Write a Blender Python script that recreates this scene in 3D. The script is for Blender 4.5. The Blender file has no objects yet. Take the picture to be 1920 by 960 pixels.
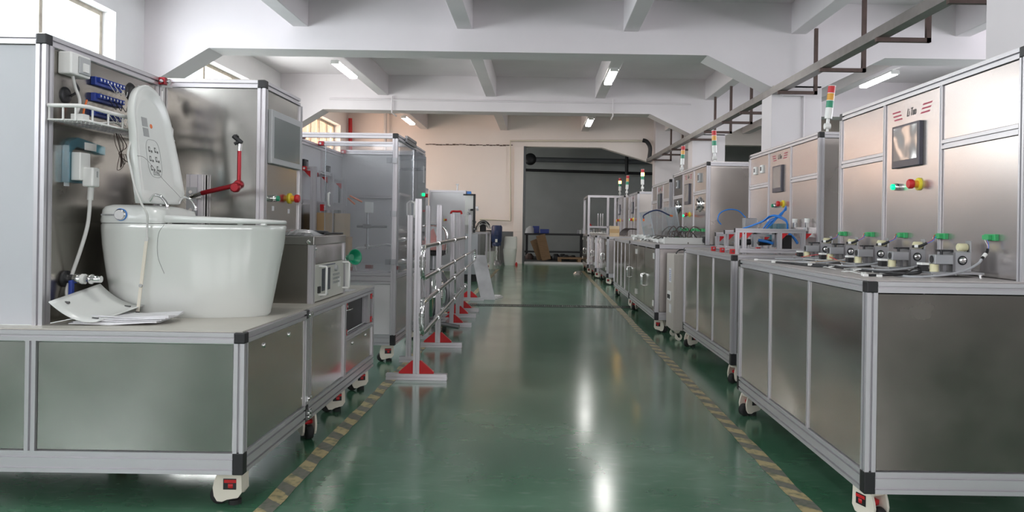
import bpy, bmesh, math, random
from mathutils import Vector, Matrix, Euler
random.seed(7)
SC = bpy.context.scene
COL = SC.collection
PI = math.pi
F = 1387.0          # focal length in pixels of the 1920 wide frame
VX, VY = 1014.0, 424.0   # vanishing point of the aisle
RO = 0.015          # camera roll
H = 1.10            # camera height

# ------------------------------------------------------------------ camera, world, light
cam = bpy.data.cameras.new('camera'); cam_o = bpy.data.objects.new('camera', cam); COL.objects.link(cam_o)
cam.sensor_width = 36.0; cam.lens = 36.0 * F / 1920.0
cam.shift_x = -(VX - 960) / 1920.0; cam.shift_y = -(480 - VY) / 1920.0
cam.clip_start = 0.05; cam.clip_end = 200
cam_o.location = (0, 0, H)
cam_o.rotation_euler = (Matrix.Rotation(PI / 2, 3, 'X') @ Matrix.Rotation(RO, 3, 'Z')).to_euler()
SC.camera = cam_o
SC.view_settings.view_transform = 'Standard'; SC.view_settings.look = 'None'
SC.view_settings.gamma = 1.0; SC.view_settings.use_curve_mapping = False
SC.view_settings.exposure = 0.05

SC.cycles.max_bounces = 12; SC.cycles.diffuse_bounces = 7; SC.cycles.glossy_bounces = 5; SC.cycles.transparent_max_bounces = 24
w = bpy.data.worlds.new('sky'); SC.world = w; w.use_nodes = True
bg = w.node_tree.nodes['Background']; bg.inputs[0].default_value = (0.90, 0.95, 1.0, 1); bg.inputs[1].default_value = 2.2

def area(name, loc, rot, sx, sy, power, color=(1, 1, 1)):
    l = bpy.data.lights.new(name, 'AREA'); l.shape = 'RECTANGLE'; l.size = sx; l.size_y = sy
    l.energy = power; l.color = color
    o = bpy.data.objects.new(name, l); COL.objects.link(o); o.location = loc; o.rotation_euler = rot
    return o
# daylight outside the left windows, the right windows and the tall openings behind the camera, and an added fill in the store
LEFT_WIN = [(-5.6, -1.9), (-0.2, 3.8), (6.2, 9.8), (11.6, 15.1), (17.3, 20.8)]
for k, (a, b) in enumerate(LEFT_WIN):
    area('daylight_or_fill', (-6.15, (a + b) / 2, 3.1), (0, math.radians(-82), 0), 1.5, b - a, (220, 220, 205, 165, 950)[k], ((1.0, 0.99, 1.0), (0.98, 0.99, 1.0), (0.95, 0.98, 1.0), (1.0, 0.96, 0.90), (1.0, 0.89, 0.82))[k])
area('daylight_or_fill', (0.6, -7.45, 2.6), (math.radians(90), 0, 0), 10.0, 1.6, 330, (1.0, 0.95, 0.97))
area('daylight_or_fill', (9.4, 7.0, 2.9), (0, math.radians(90), 0), 1.5, 14.0, 420, (1.0, 0.92, 0.97))
area('daylight_or_fill', (-3.9, 24.3, 2.2), (0, math.radians(-90), 0), 1.8, 3.0, 50, (1.0, 1.0, 0.97))  # added fill light inside the store

# ------------------------------------------------------------------ pixel helpers (photo pixel + real distance -> metres)
def PY(px, py, Y):
    u, v = px - VX, VY - py
    return ((u - v * RO) * Y / F, Y, H + (u * RO + v) * Y / F)
def PX(px, py, X):
    u, v = px - VX, VY - py
    Y = X * F / (u - v * RO)
    return (X, Y, H + (u * RO + v) * Y / F)
def PZ(px, py, Z):
    u, v = px - VX, VY - py
    Y = (Z - H) * F / (u * RO + v)
    return ((u - v * RO) * Y / F, Y, Z)

# ------------------------------------------------------------------ materials
def mat(name, color, rough=0.5, metal=0.0, noise=0.0, nscale=8.0, bump=0.0, bscale=20.0, spec=None, emit=None, estr=0.0, alpha=None,
        color2=None, stretch=(1, 1, 1), rvar=0.0, coat=0.0, bdist=0.01, aniso=0.0, arot=0.0):
    m = bpy.data.materials.new(name); m.use_nodes = True
    nt = m.node_tree; b = nt.nodes['Principled BSDF']
    b.inputs['Base Color'].default_value = (*color, 1); b.inputs['Roughness'].default_value = rough
    b.inputs['Metallic'].default_value = metal
    if coat: b.inputs['Coat Weight'].default_value = coat; b.inputs['Coat Roughness'].default_value = 0.08
    if spec is not None: b.inputs['Specular IOR Level'].default_value = spec
    if emit: b.inputs['Emission Color'].default_value = (*emit, 1); b.inputs['Emission Strength'].default_value = estr
    tc = nt.nodes.new('ShaderNodeTexCoord'); mp = nt.nodes.new('ShaderNodeMapping')
    nt.links.new(tc.outputs['Object'], mp.inputs['Vector']); mp.inputs['Scale'].default_value = stretch
    if noise or color2 or rvar:
        n = nt.nodes.new('ShaderNodeTexNoise'); n.inputs['Scale'].default_value = nscale; n.inputs['Detail'].default_value = 5
        nt.links.new(mp.outputs[0], n.inputs['Vector'])
        r = nt.nodes.new('ShaderNodeValToRGB'); r.color_ramp.elements[0].position = 0.3; r.color_ramp.elements[1].position = 0.7
        c2 = color2 or tuple(max(0, c * (1 - noise)) for c in color)
        r.color_ramp.elements[0].color = (*c2, 1); r.color_ramp.elements[1].color = (*color, 1)
        nt.links.new(n.outputs['Fac'], r.inputs['Fac']); nt.links.new(r.outputs[0], b.inputs['Base Color'])
        if rvar:
            mr = nt.nodes.new('ShaderNodeMapRange'); mr.inputs['From Min'].default_value = 0.3; mr.inputs['From Max'].default_value = 0.7
            mr.inputs['To Min'].default_value = rough - rvar; mr.inputs['To Max'].default_value = rough + rvar
            nt.links.new(n.outputs['Fac'], mr.inputs['Value']); nt.links.new(mr.outputs[0], b.inputs['Roughness'])
    if aniso:
        b.inputs['Anisotropic'].default_value = aniso; tg = nt.nodes.new('ShaderNodeTangent'); tg.direction_type = 'RADIAL'; tg.axis = 'Z'; nt.links.new(tg.outputs[0], b.inputs['Tangent'])
        b.inputs['Anisotropic Rotation'].default_value = arot
    if bump:
        n2 = nt.nodes.new('ShaderNodeTexNoise'); n2.inputs['Scale'].default_value = bscale; n2.inputs['Detail'].default_value = 0.0 if bdist > 0.015 else 3.0
        nt.links.new(mp.outputs[0], n2.inputs['Vector'])
        bu = nt.nodes.new('ShaderNodeBump'); bu.inputs['Strength'].default_value = bump; bu.inputs['Distance'].default_value = bdist
        nt.links.new(n2.outputs['Fac'], bu.inputs['Height']); nt.links.new(bu.outputs[0], b.inputs['Normal'])
    return m

def clear_mat(name, tint, refl=0.12, rough=0.03, haze=0.0, hazecol=(0.8, 0.8, 0.8)):
    m = bpy.data.materials.new(name); m.use_nodes = True; nt = m.node_tree
    for n in list(nt.nodes): nt.nodes.remove(n)
    out = nt.nodes.new('ShaderNodeOutputMaterial'); tr = nt.nodes.new('ShaderNodeBsdfTransparent'); gl = nt.nodes.new('ShaderNodeBsdfGlossy')
    tr.inputs[0].default_value = (*tint, 1); gl.inputs['Roughness'].default_value = rough; gl.inputs['Color'].default_value = (1, 1, 1, 1)
    lw = nt.nodes.new('ShaderNodeLayerWeight'); lw.inputs[0].default_value = 0.5; fr = nt.nodes.new('ShaderNodeMath'); fr.operation = 'POWER'; fr.inputs[1].default_value = 5.0; nt.links.new(lw.outputs['Facing'], fr.inputs[0])
    ad = nt.nodes.new('ShaderNodeMath'); ad.operation = 'ADD'; ad.inputs[1].default_value = refl; ad.use_clamp = True
    nt.links.new(fr.outputs[0], ad.inputs[0])
    mx = nt.nodes.new('ShaderNodeMixShader'); nt.links.new(ad.outputs[0], mx.inputs[0])
    if haze:
        df = nt.nodes.new('ShaderNodeBsdfDiffuse'); df.inputs[0].default_value = (*hazecol, 1)
        m2 = nt.nodes.new('ShaderNodeMixShader'); m2.inputs[0].default_value = haze
        nt.links.new(tr.outputs[0], m2.inputs[1]); nt.links.new(df.outputs[0], m2.inputs[2]); nt.links.new(m2.outputs[0], mx.inputs[1])
    else:
        nt.links.new(tr.outputs[0], mx.inputs[1])
    nt.links.new(gl.outputs[0], mx.inputs[2]); nt.links.new(mx.outputs[0], out.inputs[0])
    return m

M = {}
M['plaster'] = mat('plaster', (0.76, 0.715, 0.735), 0.75, noise=0.06, nscale=1.3, bump=0.15, bscale=6)
M['wall_far'] = mat('wall_far', (0.85, 0.78, 0.75), 0.75, noise=0.05, nscale=0.8, bump=0.1, bscale=5)
M['wall_left'] = mat('wall_left', (0.79, 0.78, 0.78), 0.75, noise=0.07, nscale=1.2, bump=0.15, bscale=6)
M['dado'] = mat('dado', (0.13, 0.14, 0.15), 0.6, noise=0.2, nscale=3)
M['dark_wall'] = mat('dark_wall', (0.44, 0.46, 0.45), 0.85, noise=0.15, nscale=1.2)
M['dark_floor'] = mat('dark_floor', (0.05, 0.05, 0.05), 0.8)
M['alu'] = mat('alu', (0.58, 0.565, 0.59), 0.34, 0.55)
M['slot'] = mat('slot', (0.30, 0.30, 0.31), 0.5, 0.5)
M['steel'] = mat('steel', (0.45, 0.445, 0.42), 0.20, 1.0, noise=0.06, nscale=3, rvar=0.03, aniso=0.75, arot=0.25)
M['steel_dull'] = mat('steel_dull', (0.36, 0.34, 0.31), 0.24, 1.0, noise=0.10, nscale=4, rvar=0.04, bump=0.03, bscale=2, bdist=0.03)
M['steel_wavy'] = mat('steel_wavy', (0.66, 0.63, 0.61), 0.16, 1.0, noise=0.08, nscale=2, bump=0.22, bscale=1.6, bdist=0.06, stretch=(1, 1, 2.4))
M['steel_side'] = mat('steel_side', (0.55, 0.51, 0.48), 0.30, 1.0, noise=0.08, nscale=2, rvar=0.04)
M['steel_brown_reflection'] = mat('steel_brown_reflection', (0.29, 0.26, 0.24), 0.24, 1.0, noise=0.14, nscale=4, rvar=0.04)  # stainless side panel: its dark brown reflection is put into the base colour
M['steel_film'] = mat('steel_film', (0.56, 0.515, 0.505), 0.25, 0.85, noise=0.03, nscale=1.5, rvar=0.03)
M['steel_dark'] = mat('steel_dark', (0.035, 0.037, 0.045), 0.18, 0.8)
M['chrome'] = mat('chrome', (0.75, 0.75, 0.75), 0.09, 1.0)
M['white_panel'] = mat('white_panel', (0.52, 0.53, 0.56), 0.45, noise=0.06, nscale=3)
M['grey_panel'] = mat('grey_panel', (0.60, 0.60, 0.62), 0.4, 0.2, noise=0.05, nscale=2)
M['pvc'] = mat('pvc', (0.60, 0.59, 0.60), 0.38, noise=0.05, nscale=2)
M['black'] = mat('black', (0.012, 0.012, 0.014), 0.45)
M['rubber'] = mat('rubber', (0.02, 0.02, 0.02), 0.7)
M['white'] = mat('white', (0.78, 0.78, 0.76), 0.35)
M['cream'] = mat('cream', (0.75, 0.70, 0.60), 0.4)
M['ceramic'] = mat('ceramic', (0.68, 0.70, 0.67), 0.12, coat=0.6)
M['lidplastic'] = mat('lidplastic', (0.68, 0.70, 0.68), 0.22)
M['red'] = mat('red', (0.55, 0.015, 0.02), 0.4)
M['redarm'] = mat('redarm', (0.30, 0.012, 0.02), 0.28, 0.5)
M['yellow'] = mat('yellow', (0.75, 0.62, 0.03), 0.4)
M['amber'] = mat('amber', (0.70, 0.33, 0.03), 0.3)
M['green'] = mat('green', (0.01, 0.25, 0.13), 0.35)
M['pcbgreen'] = mat('pcbgreen', (0.04, 0.35, 0.12), 0.4)
M['blue'] = mat('blue', (0.02, 0.05, 0.30), 0.4)
M['tube_blue'] = mat('tube_blue', (0.02, 0.20, 0.65), 0.3)
M['clearblue'] = clear_mat('clearblue', (0.45, 0.72, 0.80), 0.10, 0.08, 0.2, (0.25, 0.5, 0.6))
M['amber_lit'] = mat('amber_lit', (0.9, 0.55, 0.1), 0.3, emit=(1.0, 0.55, 0.08), estr=25.0)
M['green_lit'] = mat('green_lit', (0.0, 0.6, 0.2), 0.3, emit=(0.0, 1.0, 0.35), estr=1.2)
M['tube'] = mat('tube', (1, 1, 1), 0.4, emit=(1.0, 0.98, 0.95), estr=38.0)
M['screen'] = mat('screen', (0.10, 0.10, 0.10), 0.08, 0.0, coat=0.8, bump=0.25, bscale=9, bdist=0.02)
M['screen_film'] = mat('screen_film', (0.30, 0.29, 0.29), 0.12, 0.4, bump=0.5, bscale=6, bdist=0.03)
M['bezel'] = mat('bezel', (0.03, 0.03, 0.05), 0.3)
M['bezel_grey'] = mat('bezel_grey', (0.42, 0.43, 0.44), 0.4)
M['glass_grey'] = mat('glass_grey', (0.16, 0.19, 0.19), 0.15, 0.0, coat=0.5)
M['instrument'] = mat('instrument', (0.60, 0.60, 0.55), 0.5, noise=0.03, nscale=5)
M['lcd'] = mat('lcd', (0.02, 0.03, 0.05), 0.2)
M['ink'] = mat('ink', (0.08, 0.08, 0.08), 0.6)
M['ink_grey'] = mat('ink_grey', (0.35, 0.36, 0.36), 0.6)
M['logo_red'] = mat('logo_red', (0.42, 0.04, 0.09), 0.5)
M['paper'] = mat('paper', (0.72, 0.72, 0.74), 0.8, noise=0.15, nscale=30)
M['pink'] = mat('pink', (0.75, 0.40, 0.38), 0.8)
M['cardboard'] = mat('cardboard', (0.50, 0.33, 0.17), 0.85, noise=0.1, nscale=4)
M['cardboard_light'] = mat('cardboard_light', (0.62, 0.47, 0.30), 0.85, noise=0.08, nscale=4)
M['wood'] = mat('wood', (0.30, 0.19, 0.10), 0.8, noise=0.25, nscale=6, stretch=(1, 8, 8))
M['rust'] = mat('rust', (0.12, 0.08, 0.07), 0.6, 0.3, noise=0.3, nscale=10)
M['tray'] = mat('tray', (0.28, 0.26, 0.25), 0.4, 0.5, noise=0.25, nscale=6)
M['acrylic'] = clear_mat('acrylic', (0.90, 0.91, 0.92), 0.03, 0.04, 0.12, (0.75, 0.76, 0.78))
M['acrylic_edge'] = clear_mat('acrylic_edge', (0.8, 0.85, 0.9), 0.2, 0.1, 0.5, (0.75, 0.8, 0.85))
M['window_glass'] = clear_mat('window_glass', (0.93, 0.96, 0.97), 0.02, 0.02)
M['window_frost'] = clear_mat('window_frost', (0.55, 0.50, 0.46), 0.02, 0.3, 0.4, (0.8, 0.72, 0.62))
M['winframe'] = mat('winframe', (0.50, 0.44, 0.36), 0.7, noise=0.3, nscale=12)
M['plastic_bag'] = clear_mat('plastic_bag', (0.75, 0.77, 0.78), 0.22, 0.15, 0.25, (0.6, 0.6, 0.6))
M['nylon'] = mat('nylon', (0.66, 0.62, 0.40), 0.45)
M['cable_grey'] = mat('cable_grey', (0.35, 0.36, 0.38), 0.45)
M['cable_white'] = mat('cable_white', (0.62, 0.62, 0.60), 0.45)
M['cable_dark'] = mat('cable_dark', (0.03, 0.02, 0.02), 0.4)
M['orange'] = mat('orange', (0.75, 0.16, 0.03), 0.4)
M['machined'] = mat('machined', (0.42, 0.43, 0.45), 0.33, 0.7, noise=0.05, nscale=10)
M['machined_dark'] = mat('machined_dark', (0.22, 0.22, 0.23), 0.35, 0.7)
M['regulator'] = mat('regulator', (0.50, 0.46, 0.42), 0.5, noise=0.04, nscale=3)
M['navy'] = mat('navy', (0.015, 0.03, 0.10), 0.35)
M['tabletop'] = mat('tabletop', (0.46, 0.43, 0.42), 0.38, 0.2, noise=0.08, nscale=4)
M['plat_top'] = mat('plat_top', (0.50, 0.48, 0.43), 0.4, 0.1, noise=0.1, nscale=5)
M['marble'] = mat('marble', (0.62, 0.60, 0.61), 0.3, color2=(0.40, 0.39, 0.40), nscale=3)
M['grate'] = mat('grate', (0.05, 0.05, 0.05), 0.5, 0.5)

def floor_mat():
    m = bpy.data.materials.new('epoxy_floor'); m.use_nodes = True; nt = m.node_tree; b = nt.nodes['Principled BSDF']
    tc = nt.nodes.new('ShaderNodeTexCoord')
    def noise(s, d, stretch=(1, 1, 1), dist=0.0):
        mp = nt.nodes.new('ShaderNodeMapping'); mp.inputs['Scale'].default_value = stretch
        nt.links.new(tc.outputs['Object'], mp.inputs[0])
        n = nt.nodes.new('ShaderNodeTexNoise'); n.inputs['Scale'].default_value = s; n.inputs['Detail'].default_value = d
        n.inputs['Distortion'].default_value = dist
        nt.links.new(mp.outputs[0], n.inputs['Vector']); return n
    a = noise(1.6, 9, dist=0.0); r = nt.nodes.new('ShaderNodeValToRGB'); cr = r.color_ramp
    cr.elements[0].position = 0.32; cr.elements[0].color = (0.024, 0.112, 0.056, 1)
    cr.elements[1].position = 0.70; cr.elements[1].color = (0.100, 0.215, 0.140, 1)
    nt.links.new(a.outputs['Fac'], r.inputs['Fac'])
    # scuffs: fine pale scratches
    s = noise(26, 5, (0.35, 1, 1), 0.2); rs = nt.nodes.new('ShaderNodeValToRGB')
    rs.color_ramp.elements[0].position = 0.56; rs.color_ramp.elements[0].color = (0, 0, 0, 1)
    rs.color_ramp.elements[1].position = 0.80; rs.color_ramp.elements[1].color = (0.35, 0.35, 0.35, 1)
    nt.links.new(s.outputs['Fac'], rs.inputs['Fac'])
    mx = nt.nodes.new('ShaderNodeMixRGB'); mx.inputs[2].default_value = (0.20, 0.28, 0.22, 1)
    nt.links.new(rs.outputs[0], mx.inputs[0]); nt.links.new(r.outputs[0], mx.inputs[1])
    nt.links.new(mx.outputs[0], b.inputs['Base Color'])
    c = noise(1.7, 2); mr = nt.nodes.new('ShaderNodeMapRange')
    mr.inputs['From Min'].default_value = 0.3; mr.inputs['From Max'].default_value = 0.7
    mr.inputs['To Min'].default_value = 0.14; mr.inputs['To Max'].default_value = 0.19
    nt.links.new(c.outputs['Fac'], mr.inputs['Value']); nt.links.new(mr.outputs[0], b.inputs['Roughness'])
    b.inputs['IOR'].default_value = 1.75
    d = nt.nodes.new('ShaderNodeTexNoise'); d.inputs['Scale'].default_value = 1.2; d.inputs['Detail'].default_value = 0; bu = nt.nodes.new('ShaderNodeBump'); bu.inputs['Strength'].default_value = 0.07; bu.inputs['Distance'].default_value = 0.02
    return m
M['floor'] = floor_mat()

def tape_mat():
    m = bpy.data.materials.new('hazard_tape'); m.use_nodes = True; nt = m.node_tree; b = nt.nodes['Principled BSDF']
    tc = nt.nodes.new('ShaderNodeTexCoord'); sp = nt.nodes.new('ShaderNodeSeparateXYZ'); nt.links.new(tc.outputs['Object'], sp.inputs[0])
    ad = nt.nodes.new('ShaderNodeMath'); ad.operation = 'MULTIPLY_ADD'; ad.inputs[1].default_value = 0.9
    nt.links.new(sp.outputs[0], ad.inputs[0]); nt.links.new(sp.outputs[1], ad.inputs[2])
    n0 = nt.nodes.new('ShaderNodeTexNoise'); n0.inputs['Scale'].default_value = 9; n0.inputs['Detail'].default_value = 4
    nt.links.new(tc.outputs['Object'], n0.inputs['Vector'])
    ad2 = nt.nodes.new('ShaderNodeMath'); ad2.operation = 'MULTIPLY_ADD'; ad2.inputs[1].default_value = 0.05
    nt.links.new(n0.outputs['Fac'], ad2.inputs[0]); nt.links.new(ad.outputs[0], ad2.inputs[2])
    dv = nt.nodes.new('ShaderNodeMath'); dv.operation = 'DIVIDE'; dv.inputs[1].default_value = 0.19; nt.links.new(ad2.outputs[0], dv.inputs[0])
    fr = nt.nodes.new('ShaderNodeMath'); fr.operation = 'FRACT'; nt.links.new(dv.outputs[0], fr.inputs[0])
    gt = nt.nodes.new('ShaderNodeMath'); gt.operation = 'GREATER_THAN'; gt.inputs[1].default_value = 0.5; nt.links.new(fr.outputs[0], gt.inputs[0])
    mx = nt.nodes.new('ShaderNodeMixRGB'); mx.inputs[1].default_value = (0.17, 0.165, 0.14, 1); mx.inputs[2].default_value = (0.44, 0.36, 0.19, 1)
    nt.links.new(gt.outputs[0], mx.inputs[0])
    n1 = nt.nodes.new('ShaderNodeTexNoise'); n1.inputs['Scale'].default_value = 28; n1.inputs['Detail'].default_value = 6
    nt.links.new(tc.outputs['Object'], n1.inputs['Vector'])
    r1 = nt.nodes.new('ShaderNodeValToRGB'); r1.color_ramp.elements[0].position = 0.47; r1.color_ramp.elements[0].color = (0, 0, 0, 1)
    r1.color_ramp.elements[1].position = 0.68; r1.color_ramp.elements[1].color = (0.8, 0.8, 0.8, 1)
    nt.links.new(n1.outputs['Fac'], r1.inputs['Fac'])
    m2 = nt.nodes.new('ShaderNodeMixRGB'); m2.inputs[2].default_value = (0.09, 0.12, 0.08, 1)
    nt.links.new(r1.outputs[0], m2.inputs[0]); nt.links.new(mx.outputs[0], m2.inputs[1]); nt.links.new(m2.outputs[0], b.inputs['Base Color'])
    b.inputs['Roughness'].default_value = 0.55
    return m
M['tape'] = tape_mat()

# ------------------------------------------------------------------ mesh builder
class MB:
    def __init__(s): s.v = []; s.f = []; s.sm = []
    def add(s, vs, fs, smooth=False):
        o = len(s.v); s.v += [tuple(p) for p in vs]
        for f in fs: s.f.append(tuple(i + o for i in f)); s.sm.append(smooth)
        return s
    def box(s, x0, x1, y0, y1, z0, z1):
        if x1 < x0: x0, x1 = x1, x0
        if y1 < y0: y0, y1 = y1, y0
        if z1 < z0: z0, z1 = z1, z0
        return s.add([(x0,y0,z0),(x1,y0,z0),(x1,y1,z0),(x0,y1,z0),(x0,y0,z1),(x1,y0,z1),(x1,y1,z1),(x0,y1,z1)],
                     [(0,3,2,1),(4,5,6,7),(0,1,5,4),(1,2,6,5),(2,3,7,6),(3,0,4,7)])
    def cbox(s, c, d): return s.box(c[0]-d[0]/2, c[0]+d[0]/2, c[1]-d[1]/2, c[1]+d[1]/2, c[2]-d[2]/2, c[2]+d[2]/2)
    def prism(s, poly, axis, a, b, smooth=False):
        """poly in the two other axes (order x,y,z with the axis removed), from a to b along the axis"""
        def p3(p, t):
            if axis == 0: return (t, p[0], p[1])
            if axis == 1: return (p[0], t, p[1])
            return (p[0], p[1], t)
        n = len(poly); ar = sum(poly[i][0]*poly[(i+1) % n][1]-poly[(i+1) % n][0]*poly[i][1] for i in range(n))
        if (ar < 0) != (axis == 1): poly = poly[::-1]
        if a > b: a, b = b, a
        vs = [p3(p, a) for p in poly] + [p3(p, b) for p in poly]
        s.add(vs, [tuple(range(n))[::-1], tuple(range(n, 2*n))])
        s.add(vs, [(i, (i+1) % n, (i+1) % n+n, i+n) for i in range(n)], smooth)
        return s
    def ring(s, c, ax, r, n):
        ax = Vector(ax).normalized(); t = Vector((0,0,1)) if abs(ax.z) < 0.9 else Vector((1,0,0))
        u = ax.cross(t).normalized(); v = ax.cross(u)
        return [Vector(c) + r*(u*math.cos(2*PI*i/n) + v*math.sin(2*PI*i/n)) for i in range(n)]
    def cyl(s, p0, p1, r, n=14, r1=None, cap=True):
        p0 = Vector(p0); p1 = Vector(p1); ax = p1-p0; r1 = r if r1 is None else r1
        a = s.ring(p0, ax, r, n); b = s.ring(p1, ax, r1, n)
        s.add(a+b, [(i, (i+1) % n, (i+1) % n+n, i+n) for i in range(n)][::1], True)
        if cap: s.add(a+b, [tuple(range(n))[::-1], tuple(range(n, 2*n))])
        return s
    def tube(s, pts, r, n=8, smooth=6, cap=True):
        pts = [Vector(p) for p in pts]
        if smooth and len(pts) > 2: pts = catmull(pts, smooth)
        N = None; rings = []
        for i, p in enumerate(pts):
            t = (pts[min(i+1, len(pts)-1)]-pts[max(i-1, 0)]).normalized()
            if N is None:
                a = Vector((0,0,1)) if abs(t.z) < 0.9 else Vector((1,0,0)); N = t.cross(a).normalized()
            else:
                N = (N - t*N.dot(t)).normalized()
            B = t.cross(N)
            rings.append([p + r*(N*math.cos(2*PI*k/n)+B*math.sin(2*PI*k/n)) for k in range(n)])
        vs = [q for R in rings for q in R]; fs = []
        for i in range(len(rings)-1):
            for k in range(n): fs.append((i*n+k, i*n+(k+1) % n, (i+1)*n+(k+1) % n, (i+1)*n+k))
        s.add(vs, fs, True)
        if cap: s.add(vs, [tuple(range(n))[::-1], tuple(range((len(rings)-1)*n, len(rings)*n))])
        return s
    def lathe(s, c, axis, prof, n=20):
        """prof: list of (distance along axis, radius)"""
        ax = Vector(axis).normalized(); rings = [s.ring(Vector(c)+ax*d, ax, max(r, 1e-4), n) for d, r in prof]
        vs = [q for R in rings for q in R]; fs = []
        for i in range(len(rings)-1):
            for k in range(n): fs.append((i*n+k, i*n+(k+1) % n, (i+1)*n+(k+1) % n, (i+1)*n+k))
        s.add(vs, fs, True); s.add(vs, [tuple(range(n))[::-1], tuple(range((len(rings)-1)*n, len(rings)*n))])
        return s
    def loft(s, rings, smooth=True, cap=True):
        n = len(rings[0]); vs = [q for R in rings for q in R]; fs = []
        for i in range(len(rings)-1):
            for k in range(n): fs.append((i*n+k, i*n+(k+1) % n, (i+1)*n+(k+1) % n, (i+1)*n+k))
        s.add(vs, fs, smooth)
        if cap: s.add(vs, [tuple(range(n))[::-1], tuple(range((len(rings)-1)*n, len(rings)*n))])
        return s
    def ext(s, x0, x1, y0, y1, z0, z1, cell=0.04, sw=0.009, sd=0.012):
        """slotted aluminium extrusion filling the box; the long axis is found from the size"""
        if x1 < x0: x0, x1 = x1, x0
        if y1 < y0: y0, y1 = y1, y0
        if z1 < z0: z0, z1 = z1, z0
        d = (x1-x0, y1-y0, z1-z0); ax = d.index(max(d))
        lo = [(x0, x1), (y0, y1), (z0, z1)]; a, b = lo[ax]; c = [lo[i] for i in range(3) if i != ax]
        (p0, p1), (q0, q1) = c
        W, Hh = p1-p0, q1-q0; nw = max(1, round(W/cell)); nh = max(1, round(Hh/cell))
        sw = min(sw, 0.4*min(W/nw, Hh/nh)); sd = min(sd, 0.27*min(W, Hh))
        pts = []
        def side(P, Q, n, nx, ny):
            dx, dy = Q[0]-P[0], Q[1]-P[1]; L = math.hypot(dx, dy); dx /= L; dy /= L
            pts.append(P)
            for k in range(n):
                m = L*(k+0.5)/n
                for t, dd in ((m-sw/2, 0), (m-sw/2, sd), (m+sw/2, sd), (m+sw/2, 0)):
                    pts.append((P[0]+dx*t+nx*dd, P[1]+dy*t+ny*dd))
        side((p0, q0), (p1, q0), nw, 0, 1); side((p1, q0), (p1, q1), nh, -1, 0)
        side((p1, q1), (p0, q1), nw, 0, -1); side((p0, q1), (p0, q0), nh, 1, 0)
        return s.prism(pts, ax, a, b)

def catmull(p, k):
    out = []
    q = [p[0]*2-p[1]] + p + [p[-1]*2-p[-2]]
    for i in range(1, len(q)-2):
        for j in range(k):
            t = j/k; a, b, c, d = q[i-1], q[i], q[i+1], q[i+2]
            out.append(0.5*((2*b)+(c-a)*t+(2*a-5*b+4*c-d)*t*t+(-a+3*b-3*c+d)*t*t*t))
    out.append(p[-1]); return out

def link(name, mb, m, base=(0, 0, 0), parent=None, bevel=0.0, seg=2):
    me = bpy.data.meshes.new(name)
    bx, by, bz = base
    me.from_pydata([(x-bx, y-by, z-bz) for x, y, z in mb.v], [], mb.f)
    me.polygons.foreach_set('use_smooth', mb.sm)
    bm = bmesh.new(); bm.from_mesh(me); bmesh.ops.recalc_face_normals(bm, faces=bm.faces); bm.to_mesh(me); bm.free()
    me.materials.append(M[m] if isinstance(m, str) else m)
    o = bpy.data.objects.new(name, me); COL.objects.link(o)
    if parent is not None: o.parent = parent
    else: o.location = base
    if bevel:
        b = o.modifiers.new('bevel', 'BEVEL'); b.width = bevel; b.segments = seg; b.limit_method = 'ANGLE'; b.angle_limit = math.radians(50)
    return o
def tag(o, label=None, cat=None, group=None, kind=None):
    if label: o['label'] = label
    if cat: o['category'] = cat
    if group: o['group'] = group
    if kind: o['kind'] = kind
    return o
class Thing:
    def __init__(s, name, label, cat, base, group=None):
        s.base = tuple(base); s.o = bpy.data.objects.new(name, None); COL.objects.link(s.o)
        s.o.location = base; s.o.empty_display_size = 0.1; tag(s.o, label, cat, group)
    def part(s, name, mb, m, label=None, parent=None, bevel=0.0, seg=2):
        o = link(name, mb, m, s.base, parent if parent is not None else s.o, bevel, seg)
        if label: o['label'] = label
        return o
    def copied(s, name, src, loc, rz=0.0, parent=None, children=()):
        """a copy of a prototype mesh (built round the origin), with its sub-parts"""
        o = src.copy(); COL.objects.link(o); o.name = name; o.parent = parent if parent is not None else s.o
        o.location = tuple(loc[i]-s.base[i] for i in range(3)); o.rotation_euler = (0, 0, rz)
        for c in children:
            d = c.copy(); COL.objects.link(d); d.parent = o
        return o
def single(name, mb, m, label, cat, group=None, base=None, bevel=0.0, kind=None, seg=2):
    if base is None:
        xs = [v[0] for v in mb.v]; ys = [v[1] for v in mb.v]; zs = [v[2] for v in mb.v]
        base = ((min(xs)+max(xs))/2, (min(ys)+max(ys))/2, min(zs))
    return tag(link(name, mb, m, base, None, bevel, seg), label, cat, group, kind)
def struct(name, mb, m, bevel=0.0):
    return tag(link(name, mb, m, (0, 0, 0), None, bevel), kind='structure')
def copy_tree(o, parent=None):
    c = o.copy(); COL.objects.link(c); c.parent = parent
    for ch in list(o.children): copy_tree(ch, c)
    return c

# ================================================================== THE BUILDING
XL, XR, YB, YF = -5.67, 8.8, -7.0, 21.6
ZC = 4.32
fl = MB().box(XL-0.3, XR+0.3, YB, YF+0.05, -0.2, 0.0); struct('floor', fl, 'floor')
struct('ceiling', MB().box(XL-0.3, XR+0.3, YB, YF+0.3, ZC, ZC+0.2), 'plaster')
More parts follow.
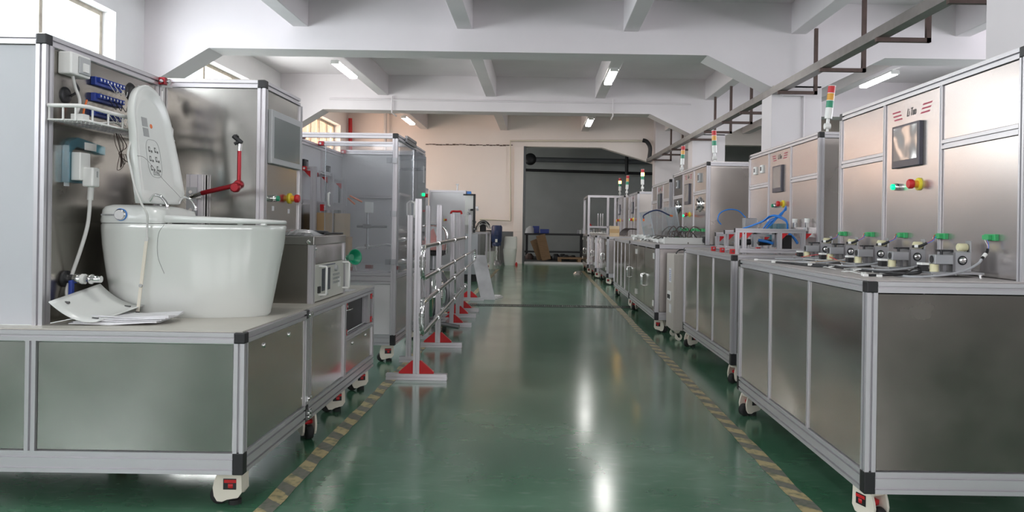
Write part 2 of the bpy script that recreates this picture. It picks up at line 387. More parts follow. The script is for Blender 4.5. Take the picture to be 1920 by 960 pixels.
# left wall with window openings
wl = MB(); prev = YB
for a, b in LEFT_WIN:
    wl.box(XL-0.3, XL, prev, a, 0, ZC); wl.box(XL-0.3, XL, a, b, 0, 2.35); wl.box(XL-0.3, XL, a, b, 3.85, ZC); prev = b
wl.box(XL-0.3, XL, prev, YF+0.3, 0, ZC); struct('wall_left', wl, 'wall_left')
for i, (a, b) in enumerate(LEFT_WIN):
    root = bpy.data.objects.new('window_%d' % (i+1), None); COL.objects.link(root); root.location = (XL-0.2, (a+b)/2, 2.35); root['kind'] = 'structure'
    bs = tuple(root.location); fr = MB(); n = 5 if i == 4 else 3
    fr.box(XL-0.26, XL-0.18, a, b, 2.35, 2.41); fr.box(XL-0.26, XL-0.18, a, b, 3.79, 3.85)
    for y in (a, b-0.06): fr.box(XL-0.26, XL-0.18, y, y+0.06, 2.41, 3.79)
    link('window_frame', fr, 'winframe', bs, root)
    for k in range(1, n):
        y = a+(b-a)*k/n; link('mullion', MB().box(XL-0.26, XL-0.18, y-0.03, y+0.03, 2.41, 3.79), 'winframe', bs, root)
    for k in range(n):
        y0 = a+(b-a)*k/n+0.03; y1 = a+(b-a)*(k+1)/n-0.03
        link('pane', MB().box(XL-0.225, XL-0.219, y0, y1, 2.41, 3.79), 'window_frost' if i == 4 else 'window_glass', bs, root)
# right wall (beyond the next aisle) with a long strip of glazing
wr = MB(); wr.box(XR, XR+0.3, YB, YF+0.3, 0, 2.2); wr.box(XR, XR+0.3, YB, YF+0.3, 3.7, ZC)
wr.box(XR, XR+0.3, YB, 0, 2.2, 3.7); wr.box(XR, XR+0.3, 14, YF+0.3, 2.2, 3.7); struct('wall_right', wr, 'plaster')
wg = MB()
for k in range(8): wg.box(XR+0.1, XR+0.11, k*1.75+0.03, k*1.75+1.72, 2.23, 3.67)
struct('window_6', wg, 'window_glass')
# wall behind the camera with tall openings
wb = MB(); wb.box(XL-0.3, -4.3, YB-0.3, YB, 0, ZC); wb.box(5.5, XR+0.3, YB-0.3, YB, 0, ZC); wb.box(-4.3, 5.5, YB-0.3, YB, 3.3, ZC)
wb.box(-4.3, 5.5, YB-0.3, YB, 0, 1.9)
for x in (-2.0, 0.4, 2.8): wb.box(x, x+0.25, YB-0.3, YB, 1.9, 3.3)
struct('wall_near', wb, 'plaster')
# far wall with its big opening to the dark store
DX0, DX1, DZ = -0.53, 3.28, 3.42
wf = MB(); wf.box(XL, DX0, YF, YF+0.3, 0, ZC); wf.box(DX0, DX1, YF, YF+0.3, DZ, ZC)
wf.prism([(1.75, DZ), (DX1, DZ), (DX1, 2.98)], 1, YF, YF+0.3)
wf.box(DX1, 4.4, YF, YF+0.3, 0, ZC); wf.box(4.4, XR, YF, YF+0.3, 3.55, ZC)
struct('wall_far', wf, 'wall_far')
struct('trim_1', MB().box(XL, -0.78, YF-0.015, YF, 0, 0.93), 'dado')
struct('trim_2', MB().box(-0.80, -0.53, YF-0.08, YF, 0.93, 3.38).box(-0.80, -0.53, YF-0.07, YF, 0, 0.93), 'wall_far', 0.004)
struct('door_1', MB().box(-0.53, -0.47, YF-0.06, YF+0.32, 0, 3.42), 'dado', 0.004)
struct('trim_3', MB().box(DX0, DX1, YF-0.05, YF+0.3, -0.01, 0.05), 'pvc')
# the dark store behind
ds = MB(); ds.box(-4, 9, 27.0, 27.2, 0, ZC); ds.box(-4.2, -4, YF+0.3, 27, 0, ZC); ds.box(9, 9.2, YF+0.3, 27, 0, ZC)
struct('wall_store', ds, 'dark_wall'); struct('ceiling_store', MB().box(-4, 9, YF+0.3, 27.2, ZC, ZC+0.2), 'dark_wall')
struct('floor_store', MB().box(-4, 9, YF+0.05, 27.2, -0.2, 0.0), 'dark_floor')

# main beams across, with haunches at the columns
def beam(y0, y1, n):
    z = 3.56; m = MB()
    poly = [(XL, ZC), (XL, 3.02), (XL+0.05, 3.02), (-4.75, z), (2.33, z), (3.25, 3.12), (3.96, 3.12), (4.85, z), (XR-0.9, z), (XR, 3.1), (XR, ZC)]
    m.prism(poly, 1, y0, y1); struct('ceiling_beam', m, 'plaster', 0.01)
BEAMS = [(-0.40, 0.05), (5.0, 5.44), (10.5, 10.97), (16.0, 16.45)]
for i, (a, b) in enumerate(BEAMS): beam(a, b, i)
JX = (-3.45, -1.12, 1.24, 3.62, 5.95)
edges = [YB] + [v for ab in BEAMS for v in ab] + [YF]
for bay in range(5):
    y0, y1 = edges[2*bay], edges[2*bay+1]
    for x in JX: struct('ceiling_joist', MB().box(x-0.11, x+0.11, y0, y1, 3.88, ZC), 'plaster', 0.01)
for i, (a, b) in enumerate(BEAMS[1:] + [(21.2, 21.6)]):
    struct('column', MB().box(3.25, 3.96, a, b, 0, 3.15 if i < 3 else ZC), 'plaster', 0.008)

# conduits and pipes on beams and far wall
def pipe(pts, r, m, label, cat='pipe', name='pipe', sm=0, n=10, group=None):
    return single(name, MB().tube(pts, r, n, sm), m, label, cat, group)
pipe([(-4.6, 15.97, 3.78), (3.2, 15.97, 3.78)], 0.016, 'plaster', 'thin painted conduit running along the second ceiling beam', 'conduit', 'conduit')
pipe([(-3.25, 15.96, 3.86), (-3.25, 15.96, 3.50), (-3.2, 16.2, 3.46)], 0.014, 'plaster', 'short painted conduit dropping down the second beam left of centre', 'conduit', 'conduit')
pipe([(1.52, 15.96, 3.86), (1.52, 15.96, 3.50), (1.5, 16.2, 3.46)], 0.014, 'plaster', 'short painted conduit dropping down the second beam right of centre', 'conduit', 'conduit')
p = [PY(a, b, 21.5) for a, b in ((900, 411), (957, 414), (957, 264), (1205, 264))]
pipe(p, 0.03, 'cream', 'cream square-cornered conduit round the far white wall panel and over the doorway', 'conduit', 'conduit', n=4)
pipe([PY(a, b, 21.3) for a, b in ((1205, 263), (1213, 266), (1219, 278), (1217, 300))], 0.06, 'black', 'black corrugated hose bending down at the doorway top right corner', 'hose', 'hose', sm=5)
pipe([PY(657, 222, 21.45), PY(657, 420, 21.45)], 0.055, 'red', 'red vertical fire pipe in the far left corner', 'pipe')
pipe([(-4.55, 21.45, 0), (-4.55, 21.45, 4.3)], 0.05, 'pvc', 'grey vertical pipe behind the glass enclosure on the far wall', 'pipe')
cr = MB(); prevp = None
for i in range(26):
    x = -3.35 + i*0.098
    cr.cbox((x, 21.59, 3.44-0.0*i+random.uniform(-0.012, 0.012)), (0.09, 0.03, random.uniform(0.018, 0.04)))
tag(link('ceiling_crack', cr, 'rust'), kind='structure')
for k, y in enumerate((10.48, 15.98)): pipe([(3.40, y, 3.0), (3.70, y, 3.0), (3.70, y, 0.95)], 0.014, 'plaster', ('thin conduit turning down the nearer grey column', 'thin conduit turning down the farther grey column')[k], 'conduit', 'conduit')
# cable duct with rusty hangers
T0, T1 = Vector((3.12, 21.3, 3.03)), Vector((3.45, 6.0, 3.08))
def on_tray(y): t = (y-T0.y)/(T1.y-T0.y); return T0.lerp(T1, t)
TN = Vector((3.60, 4.2, 3.10))
t = Thing('cable_duct', 'long grey square steel cable duct hung beside the columns', 'duct', (3.2, 13, 3.0))
d = MB(); a, b = T0, T1 + (T1-T0).normalized()*3.0
off = [(-0.06, -0.05), (0.06, -0.05), (0.06, 0.05), (-0.06, 0.05)]
d.loft([[(a.x+ox-0.05, a.y, a.z+oz) for ox, oz in off], [(b.x+ox-0.05, b.y, b.z+oz) for ox, oz in off]], smooth=False)
t.part('duct', d, 'tray')
for y in (6.1, 7.35, 8.75, 10.2, 12.0, 13.1, 14.4, 15.6, 17.6, 18.8, 20.3):
    q = on_tray(y); hb = MB(); r = 0.022
    hb.box(q.x-0.12, q.x+0.42, y-r, y+r, q.z-0.095, q.z-0.052)
    hb.box(q.x+0.376, q.x+0.42, y-r, y+r, q.z-0.095, 3.88)
    t.part('hanger', hb, 'rust')

# fluorescent lights
def lamp(x, y, z, label):
    t = Thing('ceiling_light', label, 'light', (x, y, z), 'fluorescent batten lights')
    t.part('housing', MB().prism([(x-0.05, z), (x+0.05, z), (x+0.075, z-0.03), (x-0.075, z-0.03)], 1, y-0.62, y+0.62), 'white')
    t.part('diffuser', MB().prism([(x-0.075, z-0.031), (x+0.075, z-0.031), (x+0.05, z-0.07), (x-0.05, z-0.07)], 1, y-0.6, y+0.6), 'tube')
    for e in (-1, 1): t.part('end_cap', MB().box(x-0.07, x+0.07, y+e*0.60, y+e*0.62, z-0.068, z-0.031), 'white')
lamp(-3.45, 12.85, 3.80, 'lit batten light under the joist, upper left between the first two beams')
lamp(1.24, 13.5, 3.88, 'lit batten light under the joist, right of centre between the first two beams')
lamp(-3.45, 19.0, 3.80, 'small distant lit batten light over the glass enclosure')
lamp(1.24, 19.4, 3.88, 'small distant lit batten light above the doorway')
lamp(5.85, 12.9, 3.78, 'lit batten light over the next aisle, above the right machines')
lamp(-3.45, 7.2, 3.80, 'batten light on the joist overhead left')
lamp(5.95, 7.2, 3.88, 'added unseen batten light overhead in the next aisle')  # out of view, added to brighten the hall
lamp(5.95, 19.2, 3.88, 'added farthest batten light of the next aisle')  # added as well, for more light at the far end
lamp(-1.12, 2.4, 3.88, 'added unseen batten light overhead just left of the camera')  # unseen lamp added above the camera as fill
lamp(3.62, 2.4, 3.88, 'added unseen batten light overhead right of the camera')  # second unseen lamp added overhead for fill

# floor tape, trench grate
def tape(xa, ya, xb, yb, wd, label):
    m = MB(); n = int(abs(yb-ya)/0.12); vs = []
    for i in range(n+1):
        t = i/n; x = xa+(xb-xa)*t; y = ya+(yb-ya)*t
        vs += [(x-wd/2+random.uniform(-.006, .006), y, 0.0015), (x+wd/2+random.uniform(-.006, .006), y, 0.0015)]
    m.add(vs, [(2*i, 2*i+1, 2*i+3, 2*i+2) for i in range(n)]); m.add([(x, y, 0.0002) for x, y, z in vs], [(2*i, 2*i+2, 2*i+3, 2*i+1) for i in range(n)])
    return single('floor_tape', m, 'tape', label, 'tape', 'hazard tapes along the aisle', base=(xa, ya, 0))
q0 = PZ(508, 945, 0); q1 = PZ(722, 728, 0); q2 = PZ(935, 505, 0)
tape(q0[0], q0[1]-0.8, q2[0]-0.02, q2[1], 0.075, 'worn yellow and grey floor tape along the left side of the aisle')
q0 = PZ(1505, 940, 0); q2 = PZ(1092, 508, 0)
tape(q0[0], q0[1]-0.8, q2[0], q2[1], 0.075, 'worn yellow and grey floor tape along the right side of the aisle')
g = MB()
for k in range(150):
    x = -1.9+k*0.028
    g.box(x, x+0.014, 10.1, 10.28, 0.0, 0.004)
g.box(-1.9, 2.3, 10.08, 10.1, 0, 0.005); g.box(-1.9, 2.3, 10.28, 10.3, 0, 0.005)
single('drain_grate', g, 'grate', 'narrow dark slotted drain cover running across the green aisle', 'drain', base=(0, 10.2, 0), kind='stuff')

# ================================================================== CASTER PROTOTYPE (origin on floor, top at 0.14)
def caster_proto():
    h = MB()
    h.box(-0.038, 0.038, -0.036, 0.036, 0.126, 0.139)
    prof = [(-0.036, 0.128), (0.040, 0.128), (0.042, 0.055), (0.030, 0.034), (-0.005, 0.026), (-0.020, 0.018), (-0.036, 0.020), (-0.046, 0.040), (-0.050, 0.072), (-0.046, 0.095)]
    prof = [(x*1.22, z) for x, z in prof]
    h.prism(prof, 1, -0.036, -0.026); h.prism(prof, 1, 0.026, 0.036)
    h.box(0.036, 0.050, -0.026, 0.026, 0.05, 0.126); h.box(-0.044, 0.036, -0.026, 0.026, 0.112, 0.126)
    H0 = link('caster', h, 'cream', bevel=0.003)
    wm = MB(); wm.lathe((-0.046, -0.016, 0.036), (0, 1, 0), [(0, 0.024), (0.003, 0.035), (0.029, 0.035), (0.032, 0.024)], 20)
    W = link('wheel', wm, 'rubber', parent=H0)
    am = MB().lathe((0.008, 0, 0.088), (0, 0, -1), [(0, 0.024), (0.0, 0.040), (0.016, 0.040), (0.016, 0.02)], 12)
    for e in (-1, 1): am.box(-0.016, 0.030, e*0.0362, e*0.0385, 0.092, 0.104)
    A = link('adjuster', am, 'red', parent=H0)
    B, B2 = [link('adjuster_recess', MB().box(-0.020, 0.030, e*0.0362, e*0.0375, 0.066, 0.108), 'black', parent=H0) for e in (-1, 1)]
    fm = MB().cyl((0.012, 0, 0.0), (0.012, 0, 0.018), 0.024, 14).cyl((0.012, 0, 0.018), (0.012, 0, 0.06), 0.009, 8)
    Ft = link('foot', fm, 'rubber', parent=H0)
    return H0, [W, A, B, B2, Ft]
CAST, CASTC = caster_proto()
def casters(t, pts, rz=0):
    for i, (x, y) in enumerate(pts):
        t.copied('caster', CAST, (x, y, 0), rz if not isinstance(rz, (list, tuple)) else rz[i], children=CASTC)

# ------------------------------------------------------------------ common bits on panels. n = direction the panel faces along X (-1 right machines, +1 left machines)
def estop(t, x, y, z, n, parent=None, s=1.0):
    a = t.part('stop_button', MB().lathe((x, y, z), (n, 0, 0), [(0, 0.030*s), (0.008*s, 0.030*s), (0.010*s, 0.028*s)], 18), 'yellow', 'red mushroom stop button on a yellow ring')
    t.part('collar', MB().lathe((x+n*0.010*s, y, z), (n, 0, 0), [(0, 0.017*s), (0.02*s, 0.017*s)], 14), 'amber', parent=a)
    t.part('mushroom_head', MB().lathe((x+n*0.030*s, y, z), (n, 0, 0), [(0, 0.020*s), (0.004*s, 0.023*s), (0.018*s, 0.023*s), (0.024*s, 0.019*s)], 18), 'red', parent=a)
def gbutton(t, x, y, z, n, lit=True, s=1.0):
    a = t.part('start_button', MB().lathe((x, y, z), (n, 0, 0), [(0, 0.018*s), (0.022*s, 0.018*s), (0.024*s, 0.015*s)], 16), 'chrome', 'chrome ringed green start button')
    t.part('lens', MB().lathe((x+n*0.024*s, y, z), (n, 0, 0), [(0, 0.0145*s), (0.012*s, 0.0145*s), (0.015*s, 0.011*s)], 14), 'green_lit' if lit else 'green', parent=a)
def screen(t, x, y0, y1, z0, z1, n, film='screen_film'):
    a = t.part('touch_screen', MB().box(x, x+n*0.020, y0, y1, z0, z1), 'bezel', 'dark framed touch screen under protective film', bevel=0.003)
    t.part('display', MB().box(x+n*0.0202, x+n*0.0215, y0+0.018, y1-0.02, z0+0.035, z1-0.012), film, parent=a)
def logo(t, x, yc, z, n=-1, s=1.0):
    cu = bpy.data.curves.new('lettering', 'FONT'); cu.body = 'Li Tuo'; cu.size = 0.055*s; cu.shear = 0.35; cu.align_x = 'CENTER'; cu.align_y = 'CENTER'
    cu.extrude = 0.0004
    tmp = bpy.data.objects.new('tmp', cu); COL.objects.link(tmp); bpy.context.view_layer.update()
    me = bpy.data.meshes.new_from_object(tmp.evaluated_get(bpy.context.evaluated_depsgraph_get())); me.materials.clear(); me.materials.append(M['ink'])
    bpy.data.objects.remove(tmp, do_unlink=True)
    o = bpy.data.objects.new('lettering', me); COL.objects.link(o); o.parent = t.o
    o.location = (x+n*0.0012-t.base[0], yc-t.base[1], z-t.base[2]); o.rotation_euler = (PI/2, 0, -PI/2)
    o.scale = (0.62, 1, 1)
    for side in (-1, 1):
        m = MB()
        for k in range(3):
            y = yc + side*(0.140-(k-1)*0.010)*s; zz = z + (1-k)*0.019*s
            L = 0.040*s
            m.prism([(y-L-side*0.004*s, zz-0.0035*s), (y+L-side*0.004*s, zz-0.0035*s), (y+L+side*0.004*s, zz+0.0035*s), (y-L+side*0.004*s, zz+0.0035*s)][:], 0, x, x+n*0.0012)
        t.part('emblem_stripes', m, 'logo_red', 'three slanted red stripes beside the lettering')
def tower(t, x, y, z, lit=None, s=1.0, lean=0.0):
    """signal tower light standing on a cabinet top"""
    b = t.part('signal_tower', MB().cyl((x, y, z), (x, y, z+0.012), 0.024*s, 14).cyl((x, y, z+0.012), (x, y, z+0.055*s), 0.009, 10)
               .cyl((x-0.02*s, y, z+0.06*s), (x+0.02*s, y, z+0.06*s), 0.022*s, 14), 'white', 'white stand of red, amber and green warning lights')
    ax = Vector((math.sin(lean), 0, math.cos(lean))); p = Vector((x, y, z+0.06*s))
    t.part('stem', MB().cyl(p+ax*0.02*s, p+ax*0.06*s, 0.012*s, 12).cyl(p+ax*0.055*s, p+ax*0.135*s, 0.026*s, 16), 'white', parent=b)
    h = 0.135*s
    for nm, m in (('green_lens', 'green'), ('amber_lens', 'amber'), ('red_lens', 'red')):
        if lit and nm.startswith(lit): m = 'amber_lit'
        t.part(nm, MB().cyl(p+ax*h, p+ax*(h+0.050*s), 0.0255*s, 16), m, parent=b)
        t.part('spacer', MB().cyl(p+ax*(h+0.050*s), p+ax*(h+0.054*s), 0.027*s, 16), 'white', parent=b); h += 0.054*s

R = 0.04     # rail size
def rail(t, x0, x1, y0, y1, z0, z1, name='rail'):
    return t.part(name, MB().ext(x0, x1, y0, y1, z0, z1), 'alu')
def cap(t, x0, x1, y0, y1, z0, z1):
    return t.part('corner_cap', MB().box(x0, x1, y0, y1, z0, z1), 'black', 'black plastic corner cap', bevel=0.004)
def panel(t, x0, x1, y0, y1, z0, z1, m='steel', name='panel', label=None):
    return t.part(name, MB().box(x0, x1, y0, y1, z0, z1), m, label, bevel=0.0012, seg=1)

def bench(t, s, xf, xb, y0, y1, z1, ndiv, front='steel', side='steel_dull', top='tabletop', fill=None, zb=0.14, divw=0.018, near=True, capn=True):
    """box bench on aluminium frame. s=+1 body extends to +X from the aisle face xf, s=-1 to -X"""
    # posts
    for (x, y) in ((xf, y0), (xf, y1-R), (xb-s*R, y0), (xb-s*R, y1-R)):
        rail(t, x, x+s*R, y, y+R, zb+0.08, z1-R, 'post')
    # top & bottom rails (the bottom ones are 80 mm high)
    for x in (xf, xb-s*R):
        rail(t, x, x+s*R, y0+R, y1-R, z1-R, z1); rail(t, x, x+s*R, y0+R, y1-R, zb, zb+0.08)
    for y in (y0, y1-R):
        rail(t, xf+s*R, xb-s*R, y, y+R, z1-R, z1); rail(t, xf+s*R, xb-s*R, y, y+R, zb, zb+0.08)
        for x in (xf, xb-s*R):
            cap(t, x-s*0.0015, x+s*R, y-0.0015 if y == y0 else y, y+R, z1-R-0.001, z1+0.0015); cap(t, x-s*0.0015, x+s*R, y-0.0015 if y == y0 else y, y+R, zb-0.001, zb+0.081)
    # aisle-side panels with thin dividers
    L = (y1-R-y0-R)/ndiv
    for k in range(ndiv):
        a = y0+R+k*L; b = a+L; g0 = 0.004 if k == 0 else divw/2; g1 = 0.004 if k == ndiv-1 else divw/2
        m = front if not fill or k not in fill else fill[k]
        if m: panel(t, xf+s*0.008, xf+s*0.012, a+g0, b-g1, zb+0.084, z1-R-0.004, m)
        if k: t.part('divider', MB().ext(xf+s*0.002, xf+s*0.02, a-divw/2, a+divw/2, zb+0.08, z1-R, sd=0.003), 'alu')
    # near and far side panels
    panel(t, xf+s*(R+0.004), xb-s*(R+0.004), y0+0.008, y0+0.012, zb+0.084, z1-R-0.004, side)
    panel(t, xf+s*(R+0.004), xb-s*(R+0.004), y1-0.012, y1-0.008, zb+0.084, z1-R-0.004, side)
    panel(t, xb-s*0.012, xb-s*0.008, y0+R, y1-R, zb+0.084, z1-R-0.004, side, 'back_panel')
    # top sheet and bottom sheet
    t.part('table_top', MB().box(xf+s*0.012, xb-s*0.012, y0+0.012, y1-0.012, z1+0.001, z1+0.006), top)
    t.part('base_sheet', MB().box(xf+s*R, xb-s*R, y0+R, y1-R, zb+0.004, zb+0.010), 'steel_dull')

def upper(t, s, xf, xb, y0, y1, z0, z1, ndiv=3, cols='film', split=(0, 2), zs=1.49, pm=None, sidem='steel_side', divw=0.022):
    """tall cabinet standing at the back of the bench; y increases away from the camera"""
    for y in (y0, y1-0.03):
        rail(t, xf, xf+s*R, y, y+0.03, z0, z1-R, 'post'); rail(t, xb-s*R, xb, y, y+0.03, z0, z1-R, 'post')
        rail(t, xf+s*R, xb-s*R, y, y+R, z1-R, z1)
        cap(t, xf-s*0.001, xf+s*R, y-0.001 if y == y0 else y-0.01, y+0.0305, z1-R, z1+0.001); cap(t, xb-s*R, xb, y, y+0.0305, z1-R, z1+0.001)
    rail(t, xf, xf+s*R, y0+0.031, y1-0.031, z1-R, z1); rail(t, xb-s*R, xb, y0+0.031, y1-0.031, z1-R, z1)
    L = (y1-y0-0.06)/ndiv
    for k in range(ndiv):
        a = y0+0.03+k*L; b = a+L
        if k: t.part('divider', MB().ext(xf+s*0.001, xf+s*0.02, a-divw/2, a+divw/2, z0, z1-R, sd=0.003), 'alu')
        g0 = 0.003 if k == 0 else divw/2+0.001; g1 = 0.003 if k == ndiv-1 else divw/2+0.001
        m = (pm or {}).get(k, 'steel_film')
        if k in split:
            panel(t, xf+s*0.008, xf+s*0.012, a+g0, b-g1, z0+0.003, zs-0.022, m)
            panel(t, xf+s*0.008, xf+s*0.012, a+g0, b-g1, zs+0.022, z1-R-0.003, m)
            rail(t, xf+s*0.001, xf+s*0.03, a+g0, b-g1, zs-0.02, zs+0.02, 'cross_rail')
        else:
            panel(t, xf+s*0.008, xf+s*0.012, a+g0, b-g1, z0+0.003, z1-R-0.003, m, 'control_panel')
    panel(t, xf+s*(R+0.003), xb-s*(R+0.003), y0+0.008, y0+0.012, z0+0.003, z1-R-0.003, sidem, 'side_panel')
    panel(t, xf+s*(R+0.003), xb-s*(R+0.003), y1-0.012, y1-0.008, z0+0.003, z1-R-0.003, sidem, 'side_panel')
    panel(t, xb-s*0.012, xb-s*0.008, y0+R, y1-R, z0+0.003, z1-R-0.003, sidem, 'back_panel')
    t.part('top_sheet', MB().box(xf+s*0.012, xb-s*0.012, y0+0.012, y1-0.012, z1+0.001, z1+0.005), 'steel_dull')
    return [y0+0.03+L*(k+0.5) for k in range(ndiv)], L
ZT, ZU = 0.915, 1.795

# ================================================================== RIGHT MACHINE 1
t = Thing('test_machine', 'nearest stainless test machine on the right, with five nozzle rigs on its bench', 'machine', (1.75, 3.58, 0), 'test machines on the right')
R1 = t
bench(t, 1, 1.195, 2.35, 2.70, 4.455, ZT, 3, front='steel_wavy', side='steel_brown_reflection')
yc, L = upper(t, 1, 1.78, 2.33, 2.735, 4.43, ZT+0.006, ZU)
screen(t, 1.788, 3.47, 3.74, 1.415, 1.625, -1); logo(t, 1.788, 3.585, 1.68)
gbutton(t, 1.788, 3.70, 1.322, -1); estop(t, 1.788, 3.50, 1.326, -1)
casters(t, [(1.26, 2.80), (1.26, 4.38), (2.28, 2.80), (2.28, 4.38)], [1.9, 0.4, 0.3, 1])
for k in range(5):
    Y = 2.93+0.358*k; z = 1.083
    a = t.part('terminal_plug', MB().box(1.770, 1.788, Y-0.045, Y+0.025, z-0.014, z+0.012), 'pcbgreen', 'green screw terminal plug', bevel=0.002)
    t.part('terminal_socket', MB().box(1.755, 1.770, Y-0.03, Y+0.012, z-0.01, z+0.008), 'pcbgreen', parent=a)

# nozzle rigs, one prototype copied
def make_rig(x, y, label):
    z = ZT+0.006
    t = Thing('nozzle_rig', label, 'test rig', (x, y, z), 'nozzle rigs in a row on the nearest right bench')
    t.part('base_plate', MB().box(x-0.15, x+0.06, y-0.07, y+0.11, z+0.012, z+0.020), 'machined', bevel=0.001)
    for dx in (-0.14, 0.05):
        for dy in (-0.06, 0.10): t.part('standoff', MB().cyl((x+dx, y+dy, z), (x+dx, y+dy, z+0.012), 0.008, 8), 'chrome')
    b = t.part('bearing_block', MB().box(x-0.032, x+0.036, y-0.02, y+0.06, z+0.020, z+0.100), 'machined', bevel=0.002)
    t.part('bearing_ring', MB().lathe((x, y-0.020, z+0.066), (0, -1, 0), [(0, 0.019), (0.002, 0.019), (0.002, 0.014)], 20), 'black', parent=b)
    t.part('shaft_end', MB().lathe((x, y-0.022, z+0.066), (0, -1, 0), [(0, 0.014), (0.004, 0.013), (0.004, 0.004)], 18), 'chrome', parent=b)
    a = t.part('clamp_bar', MB().box(x-0.118, x-0.044, y-0.035, y+0.015, z+0.050, z+0.088), 'machined', bevel=0.002)
    t.part('bore', MB().lathe((x-0.1185, y-0.010, z+0.069), (-1, 0, 0), [(0, 0.015), (0.001, 0.015)], 16), 'black', parent=a)
    t.part('link_plate', MB().box(x-0.044, x-0.033, y-0.03, y+0.05, z+0.021, z+0.098), 'machined_dark')
    t.part('support_post', MB().box(x-0.074, x-0.060, y-0.012, y+0.012, z+0.02, z+0.05), 'machined_dark')
    t.part('valve_body', MB().lathe((x-0.108, y-0.01, z+0.012), (0, 0, 1), [(0, 0.017), (0.038, 0.017), (0.038, 0.012)], 14), 'nylon', 'yellowish nylon valve body')
    t.part('connector', MB().box(x-0.155, x-0.128, y-0.005, y+0.03, z+0.021, z+0.045), 'black', bevel=0.001)
    t.part('connector_cap', MB().box(x-0.157, x-0.126, y-0.008, y+0.033, z+0.045, z+0.054), 'white', bevel=0.001)
    u = t.part('slotted_upright', MB().box(x+0.048, x+0.054, y+0.01, y+0.045, z+0.02, z+0.145).box(x+0.054, x+0.066, y+0.038, y+0.045, z+0.02, z+0.14), 'machined', bevel=0.001)
    t.part('slot', MB().box(x+0.0475, x+0.048, y+0.022, y+0.032, z+0.04, z+0.13), 'black', parent=u)
    t.part('roller', MB().lathe((x+0.008, y+0.03, z+0.118), (1, 0, 0), [(0, 0.013), (0.003, 0.016), (0.036, 0.016), (0.039, 0.013)], 16), 'nylon', 'yellowish nylon roller')
    t.part('top_fitting', MB().box(x-0.092, x-0.03, y-0.01, y+0.012, z+0.100, z+0.108).cyl((x-0.08, y-0.01, z+0.088), (x-0.08, y-0.01, z+0.108), 0.006, 8), 'black')
    return t.o
desc = ['nearest nozzle rig, with the thick grey cable looping in front', 'second nearest nozzle rig on the right bench', 'middle nozzle rig of the row on the right bench',
        'second farthest nozzle rig, red and white wires at its foot', 'farthest nozzle rig, beside the red-bracketed frame']
rig0 = make_rig(1.70, 3.0, desc[0])
for k in range(1, 5):
    r = copy_tree(rig0); r.location.y += 0.358*k; r['label'] = desc[k]
# cables of the rigs
ordn = ['nearest', 'second nearest', 'middle', 'second farthest', 'farthest']
for k in range(5):
    y = 3.0+0.358*k; z = ZT+0.006; yp = 2.93+0.358*k
    c = Thing('sensor_cable', 'cable rising from the %s nozzle rig to its green terminal plug' % ordn[k], 'cable', (1.72, y, z), 'sensor cables of the nozzle rigs')
    P1 = Vector((1.758, yp, 1.083))
    if k == 0: mid = [Vector(PY(1853, 463, 2.91)), Vector(PY(1850, 474, 2.90)), Vector(PY(1834, 494, 2.89))]
    else: mid = [Vector((1.745, yp+0.01, 1.06)), Vector((1.70, yp+0.03, 1.035)), Vector((1.66, y-0.01, z+0.112))]
    for j, m in enumerate(('cable_white', 'red', 'tube_blue', 'cable_white')):
        o = Vector((0, 0.004*math.cos(j*1.6), 0.004*math.sin(j*1.6)))
        c.part('wire', MB().tube([P1+o, P1.lerp(mid[0], .5)+o*2+Vector((0, 0, .004)), mid[0]+o*0.6, mid[1]], 0.0016, 5, 5), m)
    c.part('sleeve', MB().tube([mid[0].lerp(mid[1], .4), mid[1], mid[1].lerp(mid[2], .6)], 0.006, 8, 4), 'black')
    c.part('tag_band', MB().cyl(mid[1].lerp(mid[2], .1), mid[1].lerp(mid[2], .4), 0.0075, 8), 'white')
    tail = [mid[1].lerp(mid[2], .6), mid[2], Vector(PY(1812, 506, 2.88)), Vector(PY(1775, 515, 2.87)), Vector(PY(1720, 519, 2.88)), Vector((1.40, 2.93, z+0.006))] if k == 0 else \
        [Vector((1.74, y-0.07, 0.965)), Vector((1.66, y-0.09, 0.945)), Vector((1.55, y-0.08, z+0.008)), Vector((1.40, y-0.02, z+0.005))]
    c.part('jacket', MB().tube(tail, 0.005, 8, 6), 'cable_grey')
# loose wiring on the bench
def loose(label, pts, r, m, ends=None):
    c = Thing('loose_wire', label, 'wire', pts[0], 'loose wiring on the nearest right bench')
    c.part('jacket', MB().tube(pts, r, 7, 6), m)
    for e in (ends or []): c.part('plug', MB().cbox(e, (0.018, 0.014, 0.010)), 'white', bevel=0.001)
zt = ZT+0.0105
loose('black wire bundle lying along the middle of the nearest right bench', [(1.27, 3.98, zt), (1.32, 3.75, zt+.003), (1.40, 3.55, zt+.004), (1.42, 3.3, zt), (1.50, 3.05, zt+.003), (1.58, 3.0, zt+.02)], 0.006, 'black', [(1.26, 4.0, zt)])
loose('second black wire bundle ending in white plugs near the black corner cap', [(1.29, 2.93, zt), (1.38, 2.90, zt+.004), (1.50, 2.95, zt+.008), (1.60, 3.1, zt+.01)], 0.005, 'black', [(1.285, 2.92, zt), (1.30, 2.97, zt), (1.33, 2.90, zt)])
loose('white wire with a plug at the far aisle edge of the bench', [(1.25, 4.25, zt), (1.30, 4.1, zt+.002), (1.37, 3.95, zt), (1.45, 3.9, zt+.003)], 0.003, 'cable_white', [(1.245, 4.27, zt)])
loose('thin brown wire looping beside the second farthest nozzle rig', [(1.45, 4.0, zt), (1.52, 3.8, zt+.02), (1.60, 3.75, zt+.005), (1.66, 3.95, zt+.03)], 0.002, 'wood')
loose('thin red wire looping between the farthest nozzle rigs', [(1.50, 4.25, zt+.02), (1.56, 4.1, zt+.04), (1.62, 4.0, zt+.012), (1.68, 4.05, zt+.03)], 0.002, 'red')
